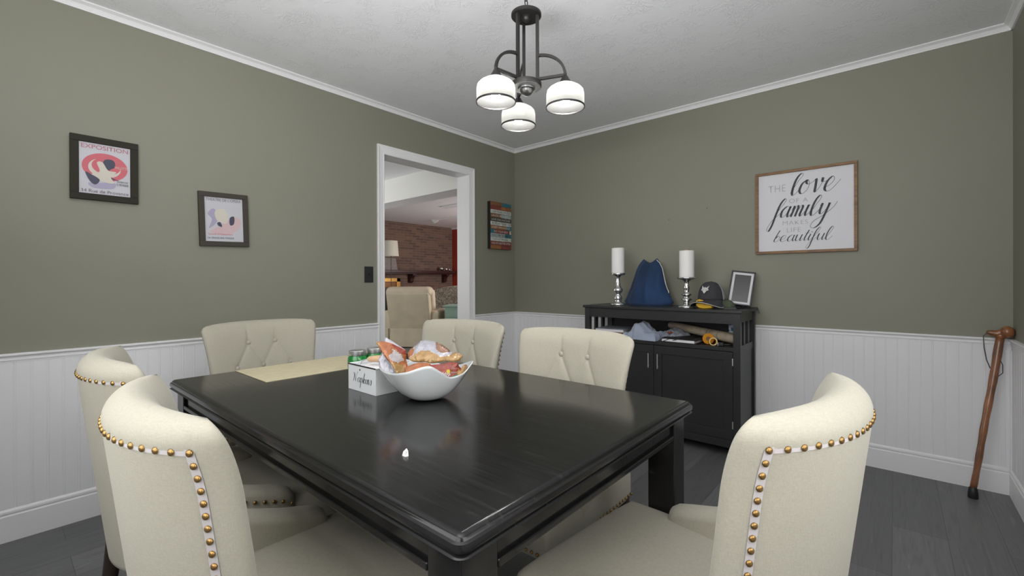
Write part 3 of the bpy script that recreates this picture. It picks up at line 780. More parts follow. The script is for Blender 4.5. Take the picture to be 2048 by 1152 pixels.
mb = MB(); mb.lathe([(.0035, 0), (.0035, .0004)], 12); o = mb.build('dot_mark', mat('grey mark', (.1, .1, .1), .5), t); o.rotation_euler = (PI / 2, 0, 0); o.location = (.072, -.0003, .070)

# green glass jars with silver lids
m_green = mat('green glass', (0.02, 0.30, 0.06), 0.08, trans=0.45, coat=.5)
def jar(lab, loc):
    t = thing('glass_jar', lab, 'jar', loc, 0, 'green jars behind the napkin box')
    MB().lathe([(.030, 0), (.036, .004), (.037, .05), (.035, .064), (.029, .074), (.028, .080)], 32).build('jar_body', m_green, t, smooth=True)
    MB().lathe([(.0315, .072), (.032, .073), (.032, .081), (.0305, .082), (.032, .083), (.032, .091), (.030, .093), (.027, .0915), (.0, .0915)], 36, caps=False).build('lid', m_steel, t, smooth=True)
    return t
j = jar('green glass jar with silver lid, left one behind the napkin box', (1.287, -2.476, TZ))
dup(j, (1.298, -2.405, TZ), 0, 'green glass jar with silver lid, partly hidden by the snack bag').scale = (1, 1, .93)
j.scale = (1, 1, .90)

# white square bowl
BX, BY = 1.815, -2.553
t = thing('serving_bowl', 'white ceramic bowl with four swooping corners holding snack bags', 'bowl', (BX, BY, TZ), YAW)
RIMT = [(0, .130, .095), (15, .142, .106), (45, .125, .085), (80, .120, .082), (105, .132, .112), (140, .124, .086), (168, .138, .096), (185, .141, .095), (215, .116, .090), (250, .116, .100), (283, .117, .118), (300, .109, .100), (319, .106, .078), (340, .121, .082)]
def rim_at(a):
    d_ = math.degrees(a) % 360; n_ = len(RIMT)
    for i in range(n_):
        a0 = RIMT[i][0]; a1_ = RIMT[(i + 1) % n_][0] + (360 if i == n_ - 1 else 0)
        if a0 <= d_ < a1_ or (i == n_ - 1 and d_ >= a0):
            t_ = (d_ - a0) / (a1_ - a0); o_ = []
            for c in (1, 2):
                p0, p1, p2, p3 = RIMT[i - 1][c], RIMT[i][c], RIMT[(i + 1) % n_][c], RIMT[(i + 2) % n_][c]
                o_.append(0.5 * ((2*p1) + (-p0+p2)*t_ + (2*p0-5*p1+4*p2-p3)*t_*t_ + (-p0+3*p1-3*p2+p3)*t_**3))
            return o_
def bowl(a, k, inner=False):
    R, H = rim_at(a)
    r = .036 + (R - .036) * k ** .72; z = .002 + (H - .002) * k ** 1.35
    if inner: r -= .006 * (1 - .4 * k); z += .005 * (1 - k)
    return Vector((r * math.cos(a), r * math.sin(a), z))
vs = []; fs = []; n = 144; K = 16
for k in range(K + 1):
    for i in range(n): vs.append(bowl(2 * PI * i / n, k / K))
for k in range(K, -1, -1):
    for i in range(n): vs.append(bowl(2 * PI * i / n, k / K, True))
L = 2 * K + 2
for k in range(L - 1):
    for i in range(n): fs.append((k * n + i, k * n + (i + 1) % n, (k + 1) * n + (i + 1) % n, (k + 1) * n + i))
fs += [tuple(range(n - 1, -1, -1)), tuple((L - 1) * n + i for i in range(n))]
MB().add(vs, fs).build('bowl_shell', m_ceramic, t, smooth='all')

# snack bags: crumpled foil pillows with printed patches; outlines (right, up, away) in the bowl's frame
from mathutils.geometry import delaunay_2d_cdt
def foil(name, col, rough=.3, metal=.15):
    return mat(name, col, rough, metal, var=(60, .18), coat=.25)
f_or = foil('orange print foil', (0.29, 0.10, 0.035)); f_gold = foil('gold print foil', (0.31, 0.185, 0.07)); f_red = foil('dark red print foil', (0.20, 0.03, 0.015))
f_slv = foil('silver foil', (0.36, 0.355, 0.39), .32, .3); f_white = foil('pale print foil', (0.36, 0.33, 0.33)); f_green = foil('green print foil', (0.06, 0.11, 0.07)); f_brn = foil('brown print foil', (.20, .10, .06))
def inpoly(p, poly):
    c = False; n = len(poly)
    for i in range(n):
        a, b = poly[i], poly[i - 1]
        if (a[1] > p[1]) != (b[1] > p[1]) and p[0] < (b[0] - a[0]) * (p[1] - a[1]) / (b[1] - a[1]) + a[0]: c = not c
    return c
def foil_bag(label, outline, regions, mats, thick, seed, step=.0034, cr=.003):
    pts = []; n = len(outline)
    for i in range(n):
        a, b = Vector(outline[i]), Vector(outline[(i + 1) % n]); m_ = max(1, int((b - a).length / step))
        for k in range(m_): pts.append(a.lerp(b, k / m_))
    ne = len(pts); poly = [(p.x, p.y) for p in pts]
    x0, x1 = min(p[0] for p in poly), max(p[0] for p in poly); z0, z1 = min(p[1] for p in poly), max(p[1] for p in poly)
    v2 = [Vector(p) for p in poly]; rnd = random.Random(seed); x = x0
    while x < x1:
        z = z0
        while z < z1:
            q = (x + rnd.uniform(-.3, .3) * step, z + rnd.uniform(-.3, .3) * step)
            if inpoly(q, poly) and min((q[0] - e[0]) ** 2 + (q[1] - e[1]) ** 2 for e in poly) > (step * .55) ** 2: v2.append(Vector(q))
            z += step
        x += step
    V, E_, Fc, *_ = delaunay_2d_cdt(v2, [(i, (i + 1) % ne) for i in range(ne)], [], 1, 1e-6)
    mb = MB(); N = len(V); front = []; back = []; onedge = []
    for v in V:
        ws = fs_ = 0.0; dm = 9.0
        for p in pts:
            d2 = (v.x - p.x) ** 2 + (v.y - p.y) ** 2; w_ = 1 / (d2 + 1e-6) ** 1.2; ws += w_; fs_ += w_ * p.z; dm = min(dm, d2)
        f = fs_ / ws; dm = math.sqrt(dm); u = min(1, dm / .03); bulge = thick * math.sqrt(max(0, 1 - (1 - u) ** 2))
        q = Vector((v.x, v.y, seed)); e = min(1, dm / .006)
        w = (cr * (1 - 2 * abs(noise.noise(q * 38))) + cr * .5 * (1 - 2 * abs(noise.noise(q * 90)))) * e
        front.append((v.x, f - bulge * .5 - w, v.y)); back.append((v.x, f + bulge * .5 + w + (.0008 if e > 0 else 0), v.y)); onedge.append(dm < 1e-5)
    mb.v = front + back
    for fc in Fc:
        c = sum((V[i] for i in fc), Vector((0, 0))) / len(fc); mi = 0
        for k, rg in enumerate(regions):
            if inpoly((c.x, c.y), rg[1]): mi = rg[0]
        mb.f.append(list(fc)); mb.mi.append(mi); mb.f.append([i + N for i in reversed(fc)]); mb.mi.append(len(mats) - 1)
    cnt = {}
    for fc in Fc:
        for i in range(len(fc)):
            a, b = fc[i], fc[(i + 1) % len(fc)]; k = (min(a, b), max(a, b)); cnt.setdefault(k, []).append((a, b))
    for k, l in cnt.items():
        if len(l) == 1: a, b = l[0]; mb.f.append([a, a + N, b + N, b]); mb.mi.append(0)
    o = mb.build('snack_bag', mats, None, smooth=False)
    tag(o, label, 'snack bag', 'snack bags in the white bowl'); o.location = (BX, BY, TZ); o.rotation_euler = (0, 0, YAW); return o
foil_bag('plain silver foil bag back standing behind the orange snack bag', [(-0.1354, 0.1811, 0.035), (-0.1142, 0.1679, 0.035), (-0.0929, 0.1541, 0.035), (-0.0738, 0.1413, 0.035), (-0.0705, 0.1284, 0.03), (-0.0758, 0.1084, 0.0), (-0.0851, 0.0754, -0.02), (-0.1279, 0.0794, -0.02), (-0.1411, 0.0938, -0.01), (-0.1472, 0.1167, 0), (-0.1408, 0.1337, 0.01), (-0.1353, 0.1531, 0.02)], [], [f_slv, f_slv], .008, 5, cr=.0015)
foil_bag('orange and gold snack bag with a pale oval print leaning left out of the bowl', [(-0.1493, 0.1728, -0.02), (-0.1334, 0.175, -0.015), (-0.1185, 0.1719, -0.01), (-0.1034, 0.166, -0.005), (-0.084, 0.155, 0), (-0.0656, 0.1449, 0.005), (-0.0617, 0.1312, 0), (-0.0617, 0.1176, -0.005), (-0.0535, 0.1039, -0.02), (-0.0531, 0.0936, -0.03), (-0.0501, 0.0815, -0.03), (-0.0793, 0.0836, -0.05), (-0.0853, 0.0956, -0.05), (-0.0976, 0.1126, -0.045), (-0.114, 0.1298, -0.04), (-0.1311, 0.1503, -0.03), (-0.1417, 0.1638, -0.025)],
    [(1, [(-0.1555, 0.1701), (-0.1379, 0.173), (-0.1296, 0.1457), (-0.1192, 0.1281), (-0.084, 0.1136), (-0.0582, 0.1001), (-0.0571, 0.0753), (-0.0923, 0.0732), (-0.1099, 0.1043), (-0.1399, 0.1457)]), (2, [(-0.1047, 0.1654), (-0.0644, 0.1457), (-0.0623, 0.1312), (-0.0799, 0.1395), (-0.0965, 0.154)]), (3, [(-0.1089, 0.1581), (-0.0902, 0.1457), (-0.0758, 0.1353), (-0.0654, 0.1167), (-0.0799, 0.1136), (-0.0985, 0.1229), (-0.1037, 0.1353), (-0.0965, 0.1457)])], [f_or, f_gold, f_red, f_white, f_slv], .010, 2, cr=.0022)
foil_bag('gold and silver snack bag lying across the top of the bowl', [(-0.0582, 0.1374, 0.0), (-0.0511, 0.1473, 0.01), (-0.0408, 0.1552, 0.02), (-0.0261, 0.1686, 0.03), (-0.0122, 0.1717, 0.035), (0.0026, 0.17, 0.035), (0.0226, 0.1665, 0.03), (0.0424, 0.1583, 0.025), (0.0579, 0.1489, 0.02), (0.0723, 0.1371, 0.015), (0.0886, 0.1368, 0.01), (0.1017, 0.1314, 0.005), (0.1105, 0.1281, 0), (0.1085, 0.1188, 0), (0.1018, 0.1104, -0.005), (0.0808, 0.1098, -0.01), (0.0631, 0.1132, -0.015), (0.0414, 0.1096, -0.02), (0.0169, 0.108, -0.02), (-0.0015, 0.1125, -0.02), (-0.0219, 0.111, -0.02), (-0.0402, 0.1141, -0.02), (-0.0527, 0.1205, -0.01)],
    [(1, [(-0.0551, 0.1188), (-0.0426, 0.1291), (-0.0323, 0.1364), (-0.0137, 0.1457), (0.005, 0.1467), (0.0277, 0.1384), (0.0464, 0.1281), (0.0671, 0.1312), (0.0898, 0.1384), (0.1105, 0.1281), (0.1012, 0.1095), (0.0609, 0.1105), (0.0133, 0.1043), (-0.0447, 0.1105)]), (2, [(0.0236, 0.1654), (0.0381, 0.1633), (0.0609, 0.1509), (0.0691, 0.1395), (0.0484, 0.1374), (0.0319, 0.1457), (0.0246, 0.156)]), (3, [(-0.0582, 0.1374), (-0.0447, 0.1519), (-0.0364, 0.1457), (-0.0385, 0.1353), (-0.0488, 0.125), (-0.0551, 0.1208)])], [f_slv, f_gold, f_brn, f_or, f_slv], .045, 8, cr=.003)
foil_bag('small orange snack bag low at the front of the bowl', [(-0.0574, 0.1016, -0.05), (-0.0434, 0.1076, -0.05), (-0.0286, 0.1126, -0.045), (-0.0096, 0.1153, -0.04), (0.0065, 0.1147, -0.04), (0.0194, 0.1126, -0.045), (0.0242, 0.0917, -0.06), (-0.0093, 0.0819, -0.07), (-0.0486, 0.08, -0.07)], [], [f_or, f_slv], .014, 11)
bC = foil_bag('red snack bag with script lettering in the right side of the bowl', [(0.0144, 0.1096, -0.05), (0.0354, 0.1102, -0.045), (0.0547, 0.1107, -0.04), (0.0734, 0.1143, -0.03), (0.097, 0.1109, -0.025), (0.1001, 0.1008, -0.025), (0.1066, 0.0927, -0.02), (0.1116, 0.102, -0.01), (0.1209, 0.1012, 0), (0.125, 0.0919, 0), (0.1138, 0.0775, -0.03), (0.0961, 0.0677, -0.05), (0.0697, 0.064, -0.06), (0.038, 0.0719, -0.06), (0.0182, 0.0917, -0.06)],
    [(1, [(0.036, 0.065), (0.0609, 0.0701), (0.0898, 0.0794), (0.1085, 0.0815), (0.0898, 0.0567), (0.0609, 0.0505), (0.0277, 0.0587)]), (2, [(0.0971, 0.096), (0.1043, 0.0888), (0.1105, 0.1001), (0.125, 0.0981), (0.1105, 0.0712), (0.0981, 0.0753)])], [f_red, f_green, f_gold, f_slv], .014, 14, cr=.0016)
wt = mat('white print', (.70, .70, .66), .4)
T3 = Matrix(((1, 0, 0), (0, 0, -1), (0, 1, 0))).to_4x4()
text('Hyp', 'lettering', wt, bC, T3, (.0700, -.0705, .0865), .021, .0125)
text('nosis', 'lettering', mat('pale green print', (.30, .36, .28), .4), bC, T3, (.0900, -.0660, .0915), .018, .005)
o = MB().lathe([(.0055, 0), (.0055, .0005)], 20).build('printed_sun', mat('yellow print', (.55, .46, .05), .5), bC); o.rotation_euler = (PI / 2, 0, 0); o.location = (.0745, -.0690, .0945)

# ------------------------------------------------------------------ sideboard
SX0, SX1, SY0, SY1, SZ = 1.065, 2.187, -0.45, -0.035, 0.922
t = thing('sideboard', 'black wooden sideboard with open shelf and two doors against the wall', 'sideboard', (SX0, SY0, 0))
w, d = SX1 - SX0, SY1 - SY0
MB().box(0, w, 0, d, SZ - .018, SZ).build('top', m_side, t, bevel=.003)
ps = .042; i0 = .012
for x in (i0, w - i0 - ps):
    for y in (i0, d - i0 - ps * .8): MB().box(x, x + ps, y, y + ps * .8, 0, SZ - .018).build('post', m_side, t, bevel=.002)
ya, yb_ = i0 + .004, d - i0 - .004
MB().box(i0 + ps, w - i0 - ps, ya, ya + .02, .835, SZ - .018).build('front_rail', m_side, t, bevel=.0015)
for x in (i0 + .008, w - i0 - ps + .014):
    MB().box(x, x + .02, i0 + ps * .8, d - i0 - ps * .8, .845, SZ - .018).build('side_rail', m_side, t, bevel=.0015)
    MB().box(x, x + .02, i0 + ps * .8, d - i0 - ps * .8, .655, .70).build('side_rail', m_side, t, bevel=.0015)
    MB().box(x + .004, x + .016, i0 + ps * .8, d - i0 - ps * .8, .08, .655).build('side_panel', m_side, t)
    L_ = d - 2 * i0 - 1.6 * ps
    for k in (1, 2):
        yy = i0 + ps * .8 + L_ * k / 3
        MB().box(x + .002, x + .018, yy - .019, yy + .019, .70, .845).build('slat', m_side, t, bevel=.001)
MB().box(i0 + .01, w - i0 - .01, i0 + .006, d - .02, .665, .69).build('shelf', m_side, t, bevel=.0015)
MB().box(i0 + ps, w - i0 - ps, d - .028, d - .018, .10, SZ - .018).build('back_panel', m_side, t)
MB().box(i0 + ps, w - i0 - ps, i0 + .01, d - .03, .10, .12).build('bottom_panel', m_side, t)
MB().box(i0 + ps, w - i0 - ps, ya, ya + .02, .065, .115).build('lower_rail', m_side, t, bevel=.0015)
mid = w / 2
for (a, b, s) in ((i0 + ps + .002, mid - .0015, 1), (mid + .0015, w - i0 - ps - .002, -1)):
    mb = MB(); z0, z1, fr = .118, .662, .055
    mb.box(a, b, ya - .004, ya + .014, z0, z0 + fr); mb.box(a, b, ya - .004, ya + .014, z1 - fr, z1)
    mb.box(a, a + fr, ya - .004, ya + .014, z0 + fr, z1 - fr); mb.box(b - fr, b, ya - .004, ya + .014, z0 + fr, z1 - fr)
    mb.box(a + fr, b - fr, ya + .002, ya + .012, z0 + fr, z1 - fr)
    dr = mb.build('door', m_side, t, bevel=.0015)
    hx_ = b - .042 if s == 1 else a + .020
    hb = MB().tube([(hx_ + .01, ya - .018, .505), (hx_ + .01, ya - .018, .605)], .0045, 10)
    hb.tube([(hx_ + .01, ya - .004, .52), (hx_ + .01, ya - .02, .52)], .003, 8).tube([(hx_ + .01, ya - .004, .59), (hx_ + .01, ya - .02, .59)], .003, 8)
    hb.build('door_handle', m_steel, dr, smooth=True)
    for zz in (.19, .58):
        xx = a if s == 1 else b
        MB().tube([(xx, ya - .006, zz), (xx, ya - .006, zz + .045)], .004, 8).build('hinge', m_steel, dr, smooth=True)

# objects on the sideboard
def candlestick(lab, loc, prof, rc, zc0, zc1, wick):
    t = thing('candle_holder', lab[0], 'candle holder', loc)
    MB().lathe(prof, 36).build('stem', m_chrome, t, smooth='all')
    c = thing('pillar_candle', lab[1], 'candle', (loc[0], loc[1], loc[2] + zc0))
    h = zc1 - zc0
    MB().lathe([(rc, 0), (rc, h - .003), (rc - .003, h), (rc * .8, h - .004), (0, h - .006)], 36).build('wax', m_candle, c, smooth=True)
    if wick: MB().lathe([(.020, h - .004), (.022, h + .004), (.022, h + .010), (.018, h + .012)], 20).build('wick_collar', mat('tan jute', (.28, .24, .17), .8), c, smooth=True)
    return t
candlestick(('silver turned candle holder at the left end of the sideboard', 'short white pillar candle left of the blue bag'), (1.282, -.29, SZ),
    [(.058, 0), (.060, .006), (.055, .014), (.030, .022), (.024, .030), (.030, .045), (.030, .062), (.020, .078), (.018, .085), (.034, .105), (.036, .118), (.030, .130), (.020, .142), (.017, .170), (.012, .195), (.014, .205), (.014, .213), (.018, .218), (.040, .228), (.054, .232), (.056, .244), (.050, .246), (0, .243)],
    .048, .243, .436, False)
candlestick(('silver stacked-disc candle holder between the blue bag and the caps', 'taller white pillar candle right of the blue bag'), (1.801, -.29, SZ),
    [(.062, 0), (.064, .005), (.058, .014), (.028, .022), (.018, .030), (.018, .045), (.034, .052), (.036, .058), (.020, .066), (.018, .078), (.032, .086), (.034, .092), (.018, .100), (.016, .120), (.020, .130), (.018, .150), (.014, .160), (.016, .178), (.024, .186), (.048, .196), (.064, .200), (.064, .208), (.056, .210), (0, .208)],
    .049, .208, .392, True)

# blue velvet drawstring bag
m_velvet = mat('navy velvet', (0.007, 0.030, 0.085), 0.85, sheen=.12, bump=(14, .3, 3, .003), var=(8, .5, (1, 1, .3)))
t = thing('drawstring_bag', 'dark blue velvet drawstring bag standing between the two candles', 'bag', (1.452, -.135, SZ))
vs = []; fs = []; n = 72; K = 26
for k in range(K + 1):
    q = k / K; z = .338 * q
    tb = [(0, .170), (.07, .192), (.2, .170), (.4, .138), (.6, .118), (.78, .104), (.9, .084), (1.0, .052)]
    for (qa, wa), (qb, wb) in zip(tb, tb[1:]):
        if qa <= q <= qb: wx = wa + (wb - wa) * (q - qa) / (qb - qa)
    wy = .060 * (1 - q ** 1.4) + .022
    for i in range(n):
        a = 2 * PI * i / n
        f = 1 + .42 * (abs(math.sin(a * 4.5 + 1.2 + .5 * math.sin(q * 2))) - .5) * (.35 + .65 * q) + .10 * (abs(math.sin(a * 8 + q)) - .5) * (.4 + q * .6)
        zz = z + (.016 * math.cos(a * 2) * q ** 4 - .020 * math.exp(-((math.cos(a) - .1) / .18) ** 2) * q ** 6)
        vs.append((.022 * q * q + 1.02 * wx * math.cos(a) * (1 + .02 * math.sin(5 * a)), wy * math.sin(a) * f + .01 * noise.noise(Vector((a * 2, q * 3, 0))), max(0.0, zz)))
for k in range(K):
    for i in range(n): fs.append((k * n + i, k * n + (i + 1) % n, (k + 1) * n + (i + 1) % n, (k + 1) * n + i))
fs += [tuple(range(n - 1, -1, -1)), tuple(K * n + i for i in range(n))]
MB().add(vs, fs).build('bag_body', m_velvet, t, smooth='all')
MB().tube([(.075, -.01, .342), (.100, -.012, .318), (.122, -.016, .275), (.134, -.02, .225), (.150, -.026, .16), (.164, -.03, .125), (.174, -.034, .108), (.176, -.036, .094)], .0028, 8).build('drawstring', mat('white cord', (.62, .62, .60), .8), t, smooth=True)

# caps
m_cap = mat('charcoal twill', (0.035, 0.035, 0.042), .85, bump=(300, .2, 2, .001))
m_mesh = mat('grey mesh', (0.30, 0.30, 0.33), .85, bump=(400, .6, 1, .002))
m_camo = mat('green camouflage', (0.07, 0.09, 0.055), .85, var=(14, .6))
def cap(name, lab, loc, rz, R, H, mf, mbk, brim_m, tilt=0):
    t = thing('baseball_cap', lab, 'cap', loc, rz)
    def dome(a0, a1, nm, m):
        def P(u, v):
            a = a0 + (a1 - a0) * u; q = v * PI / 2
            r = R * math.cos(q) ** .72 if v < 1 else 0
            y = r * math.sin(a) * (1.08 if math.sin(a) > 0 else 1.0)
            front = max(0, -math.sin(a))
            return (r * math.cos(a), y, H * math.sin(q) ** (1.0) * (1 + .10 * front * math.cos(q)))
        o = MB().grid(P, 24, 14).build(nm, m, t, smooth='all')
        s = o.modifiers.new('s', 'SOLIDIFY'); s.thickness = .002
        return o
    dome(PI + .05, 2 * PI - .05, 'front_panel', mf); dome(-.05, PI + .05, 'rear_mesh', mbk)
    def Br(u, v):
        a = PI + .12 + (PI - .24) * u; r0 = R * .985; r1 = R + .065 * math.sin(PI * u) ** .6
        r = r0 + (r1 - r0) * v; x = r * math.cos(a)
        return (x, r * math.sin(a) - .002, .004 - (.006 + .25 * (x * x) / R) * v - .010 * v)
    o = MB().grid(Br, 24, 8).build('brim', brim_m, t, smooth='all'); s = o.modifiers.new('s', 'SOLIDIFY'); s.thickness = .0035
    mb = MB(); mb.tube([Br(i / 24, 1.0) for i in range(25)], .0022, 6); mb.build('brim_piping', mat('pale piping', (.5, .5, .46), .7), t, smooth=True)
    MB().sphere((0, 0, H), .006, 10, 6, (1, 1, .5)).build('top_button', mf, t, smooth='all')
    return t
cap('a', 'green camouflage cap lying underneath the charcoal cap', (2.022, -.225, SZ + .006), R_(38), .068, .054, m_camo, m_camo, mat('grey brim', (.09, .10, .10), .8))
t = cap('b', 'charcoal cap with white wildcat head emblem on top of the cap pile', (1.952, -.255, SZ + .055), R_(-14), .084, .122, m_cap, m_mesh, m_cap)
em = MB()
def EP(x, z): 
    q = math.asin(min(.98, z / .128)); r = .086 * math.cos(q) ** .72; y = -math.sqrt(max(0, r * r - x * x)) - .0035; return (x, y, z)
ev = [(-.024, .096), (-.012, .082), (0, .086), (.012, .082), (.024, .096), (.020, .076), (.027, .066), (.014, .062), (.006, .050), (0, .044), (-.006, .050), (-.014, .062), (-.027, .066), (-.020, .076), (0, .07)]
pts = [EP(a, b_) for a, b_ in ev]
em.add(pts, [(14, i, (i + 1) % 14) for i in range(14)])
o = em.build('emblem', mat('white embroidery', (.55, .55, .55), .8), t); s = o.modifiers.new('s', 'SOLIDIFY'); s.thickness = .002
mb = MB()
for sx in (-1, 1): mb.add([EP(sx * .005, .068), EP(sx * .014, .072), EP(sx * .010, .066)], [(0, 1, 2)])
mb.v = [(a, b_ - .0028, c) for a, b_, c in mb.v]; mb.build('emblem_eyes', m_cap, t)
# yellow pouch under the brim
m_yel = mat('yellow leather', (0.62, 0.36, 0.02), .5, bump=(60, .2, 2, .001))
t = thing('yellow_glove', 'small yellow leather glove tucked under the cap brim', 'glove', (1.937, -.372, SZ), R_(-6))
o = MB().add([(-.05, .0, .02), (-.055, 0, .05), (-.03, 0, .065), (.02, 0, .045), (.052, 0, .036), (.052, 0, .004), (.0, 0, .0), (-.03, 0, .002),
 (-.05, .05, .02), (-.055, .05, .045), (-.03, .05, .058), (.02, .05, .04), (.052, .04, .034), (.052, .04, .004), (.0, .05, .0), (-.03, .05, .002)],
 [(0, 1, 2, 3, 4, 5, 6, 7), (15, 14, 13, 12, 11, 10, 9, 8)] + [(i, i + 8, (i + 1) % 8 + 8, (i + 1) % 8) for i in range(8)]).build('glove_body', m_yel, t, bevel=.008, seg=4)
MB().tube([(-.052, -.002, .03), (-.03, -.004, .04), (-.034, -.004, .055)], .0016, 6).build('stitching', m_black, t)
MB().tube([(-.02, -.003, .045), (.015, -.003, .03)], .0013, 6).build('stitching', m_black, t)

# picture frame with dark glass, leaning back
t = thing('photo_frame', 'black and white photo frame with dark glass leaning at the right end of the sideboard', 'photo frame', (2.095, -.150, SZ + .018))
t.rotation_euler = (R_(-17), R_(7), R_(9))
W2_, H2_ = .146, .238
def rim(x0, x1, z0, z1, wdt, y0, y1):
    return MB().box(x0, x1, y0, y1, z0, z0 + wdt).box(x0, x1, y0, y1, z1 - wdt, z1).box(x0, x0 + wdt, y0, y1, z0 + wdt, z1 - wdt).box(x1 - wdt, x1, y0, y1, z0 + wdt, z1 - wdt)
rim(-W2_ / 2, W2_ / 2, 0, H2_, .009, -.012, .008).build('outer_frame', m_black, t, bevel=.001)
rim(-W2_ / 2 + .009, W2_ / 2 - .009, .009, H2_ - .009, .015, -.004, .004).build('mat_board', m_board, t)
MB().box(-W2_ / 2 + .024, W2_ / 2 - .024, -.002, .003, .024, H2_ - .024).build('glass_pane', mat('dark glass', (.02, .02, .02), .06, coat=.6), t)
MB().add([(-.02, .008, .16), (.02, .008, .16), (.02, .012, .16), (-.02, .012, .16), (-.02, .065, .0), (.02, .065, .0), (.02, .069, .0), (-.02, .069, .0)], BOXF).build('easel_leg', m_black, t)
# cord tangle by the frame
mb = MB(); random.seed(3)
for k in range(3):
    P = [Vector((2.12 + .02 * k, -.22 + .02 * k, SZ + .004))]
    for j in range(14):
        P.append(Vector((2.06 + .14 * (j / 13) + .02 * math.sin(j * 1.7 + k), -.22 + .10 * math.sin(j * .8 + k) * .6 + .03 * k, SZ + .004 + .008 * abs(math.sin(j * 1.3 + k)))))
    P.append(Vector((2.205, -.14 - .03 * k, SZ + .01))); P.append(Vector((2.222, -.15 - .03 * k, SZ - .03)))
    mb.tube(P[1:], .0018, 6)
tag(mb.build('charging_cable', m_black, smooth=True), 'thin black cable tangle under the photo frame hanging over the sideboard edge', 'cable')

# things on the open shelf
SH = .69
def lump(name, lab, cat, m, loc, L, Wd, H, seed, rz=0, humps=2):
    nu, nv = 48, 30; vs = []; fs = []
    for j in range(nv + 1):
        for i in range(nu + 1):
            u = 2 * i / nu - 1; v = 2 * j / nv - 1
            e = max(0, 1 - abs(u) ** 4) ** .5 * max(0, 1 - abs(v) ** 4) ** .5
            hz = H * e * (.72 + .28 * math.cos(u * PI * humps * .75 + .5)) + .022 * noise.noise(Vector((u * 3 + seed, v * 3, 0))) * e + .012 * abs(noise.noise(Vector((u * 7 + seed, v * 5, 2)))) * e
            vs.append((u * L / 2 + .012 * noise.noise(Vector((seed, v * 4, 1))), v * Wd / 2 + .012 * noise.noise(Vector((u * 4, seed, 1))), max(0, hz) + .0005))
    N = nu + 1
    for j in range(nv):
        for i in range(nu): a = j * N + i; fs.append((a, a + 1, a + N + 1, a + N))
    S = len(vs); vs += [(x, y, 0) for x, y, z in vs]
    for j in range(nv):
        for i in range(nu): a = S + j * N + i; fs.append((a, a + N, a + N + 1, a + 1))
    for i in range(nu):
        a = i; fs.append((a, a + S, a + 1 + S, a + 1)); a = nv * N + i; fs.append((a, a + 1, a + 1 + S, a + S))
    for j in range(nv):
        a = j * N; fs.append((a, a + N, a + N + S, a + S)); a = j * N + nu; fs.append((a, a + S, a + N + S, a + N))
    o = MB().add(vs, fs).build(name, m, None, smooth='all'); o.location = loc; o.rotation_euler = (0, 0, rz); return tag(o, lab, cat)
m_shirt = fabric_mat('blue grey jersey', (0.30, 0.34, 0.43), 300, .3)
m_shirt2 = fabric_mat('grey jersey', (0.24, 0.25, 0.29), 300, .3)
lump('folded_shirt', 'crumpled blue grey shirt in the middle of the sideboard shelf', 'shirt', m_shirt, (1.515, -.345, SH), .27, .19, .118, 2.2, -.1, 2)
lump('folded_shirt', 'grey cloth with a red print right of the blue grey shirt', 'shirt', m_shirt2, (1.715, -.25, SH), .20, .2, .066, 6.2, -.3, 1)
tag(MB().lathe([(.016, 0), (.018, .004), (.012, .008)], 16).build('red_patch', mat('red print', (.35, .05, .03), .7), None, smooth=True), 'small red tag on the grey cloth', 'tag').location = (1.70, -.335, SH + .052)
t = thing('book', 'white covered book lying at the left of the shelf on dark folders', 'book', (1.235, -.245, SH + .034), .12)
MB().box(-.11, .11, -.13, .13, .002, .017).build('pages', m_board, t); MB().box(-.112, .112, -.132, .132, .017, .019).build('cover', mat('pale blue cover', (.36, .39, .45), .5), t)
MB().box(-.112, .112, -.132, .132, 0, .002).build('cover', m_board, t)
tag(MB().box(1.12, 1.36, -.40, -.10, SH, SH + .015).build('folder', mat('black folder', (.02, .02, .02), .5), bevel=.002), 'black folder at the bottom of the pile on the shelf', 'folder')
tag(MB().box(1.17, 1.37, -.41, -.13, SH + .015, SH + .034).build('notebook', mat('tan notebook', (.24, .13, .08), .6), bevel=.002), 'tan brown notebook between the white book and the black folder', 'notebook')
t = thing('laptop_box', 'flat black case with a white front edge lying on the shelf', 'case', (1.795, -.33, SH), -.02)
MB().box(-.115, .115, -.10, .10, 0, .006).build('base', m_black, t); MB().box(-.112, .105, -.102, .09, .006, .022).build('white_edge', m_board, t)
MB().box(-.115, .115, -.10, .10, .022, .028).build('lid', m_black, t, bevel=.001)
mb = MB()
for k in range(3):
    mb.tube([(1.66 + .03 * k, -.44 + .01 * k, SH + .004), (1.70 + .04 * k, -.437, SH + .035 - .006 * k), (1.76 + .03 * k, -.40, SH + .036), (1.83 + .02 * k, -.30 + .02 * k, SH + .040), (1.86, -.26, SH + .034)], .0022, 6)
tag(mb.build('cable', m_black, smooth=True), 'black cable looped over the flat case on the shelf', 'cable')
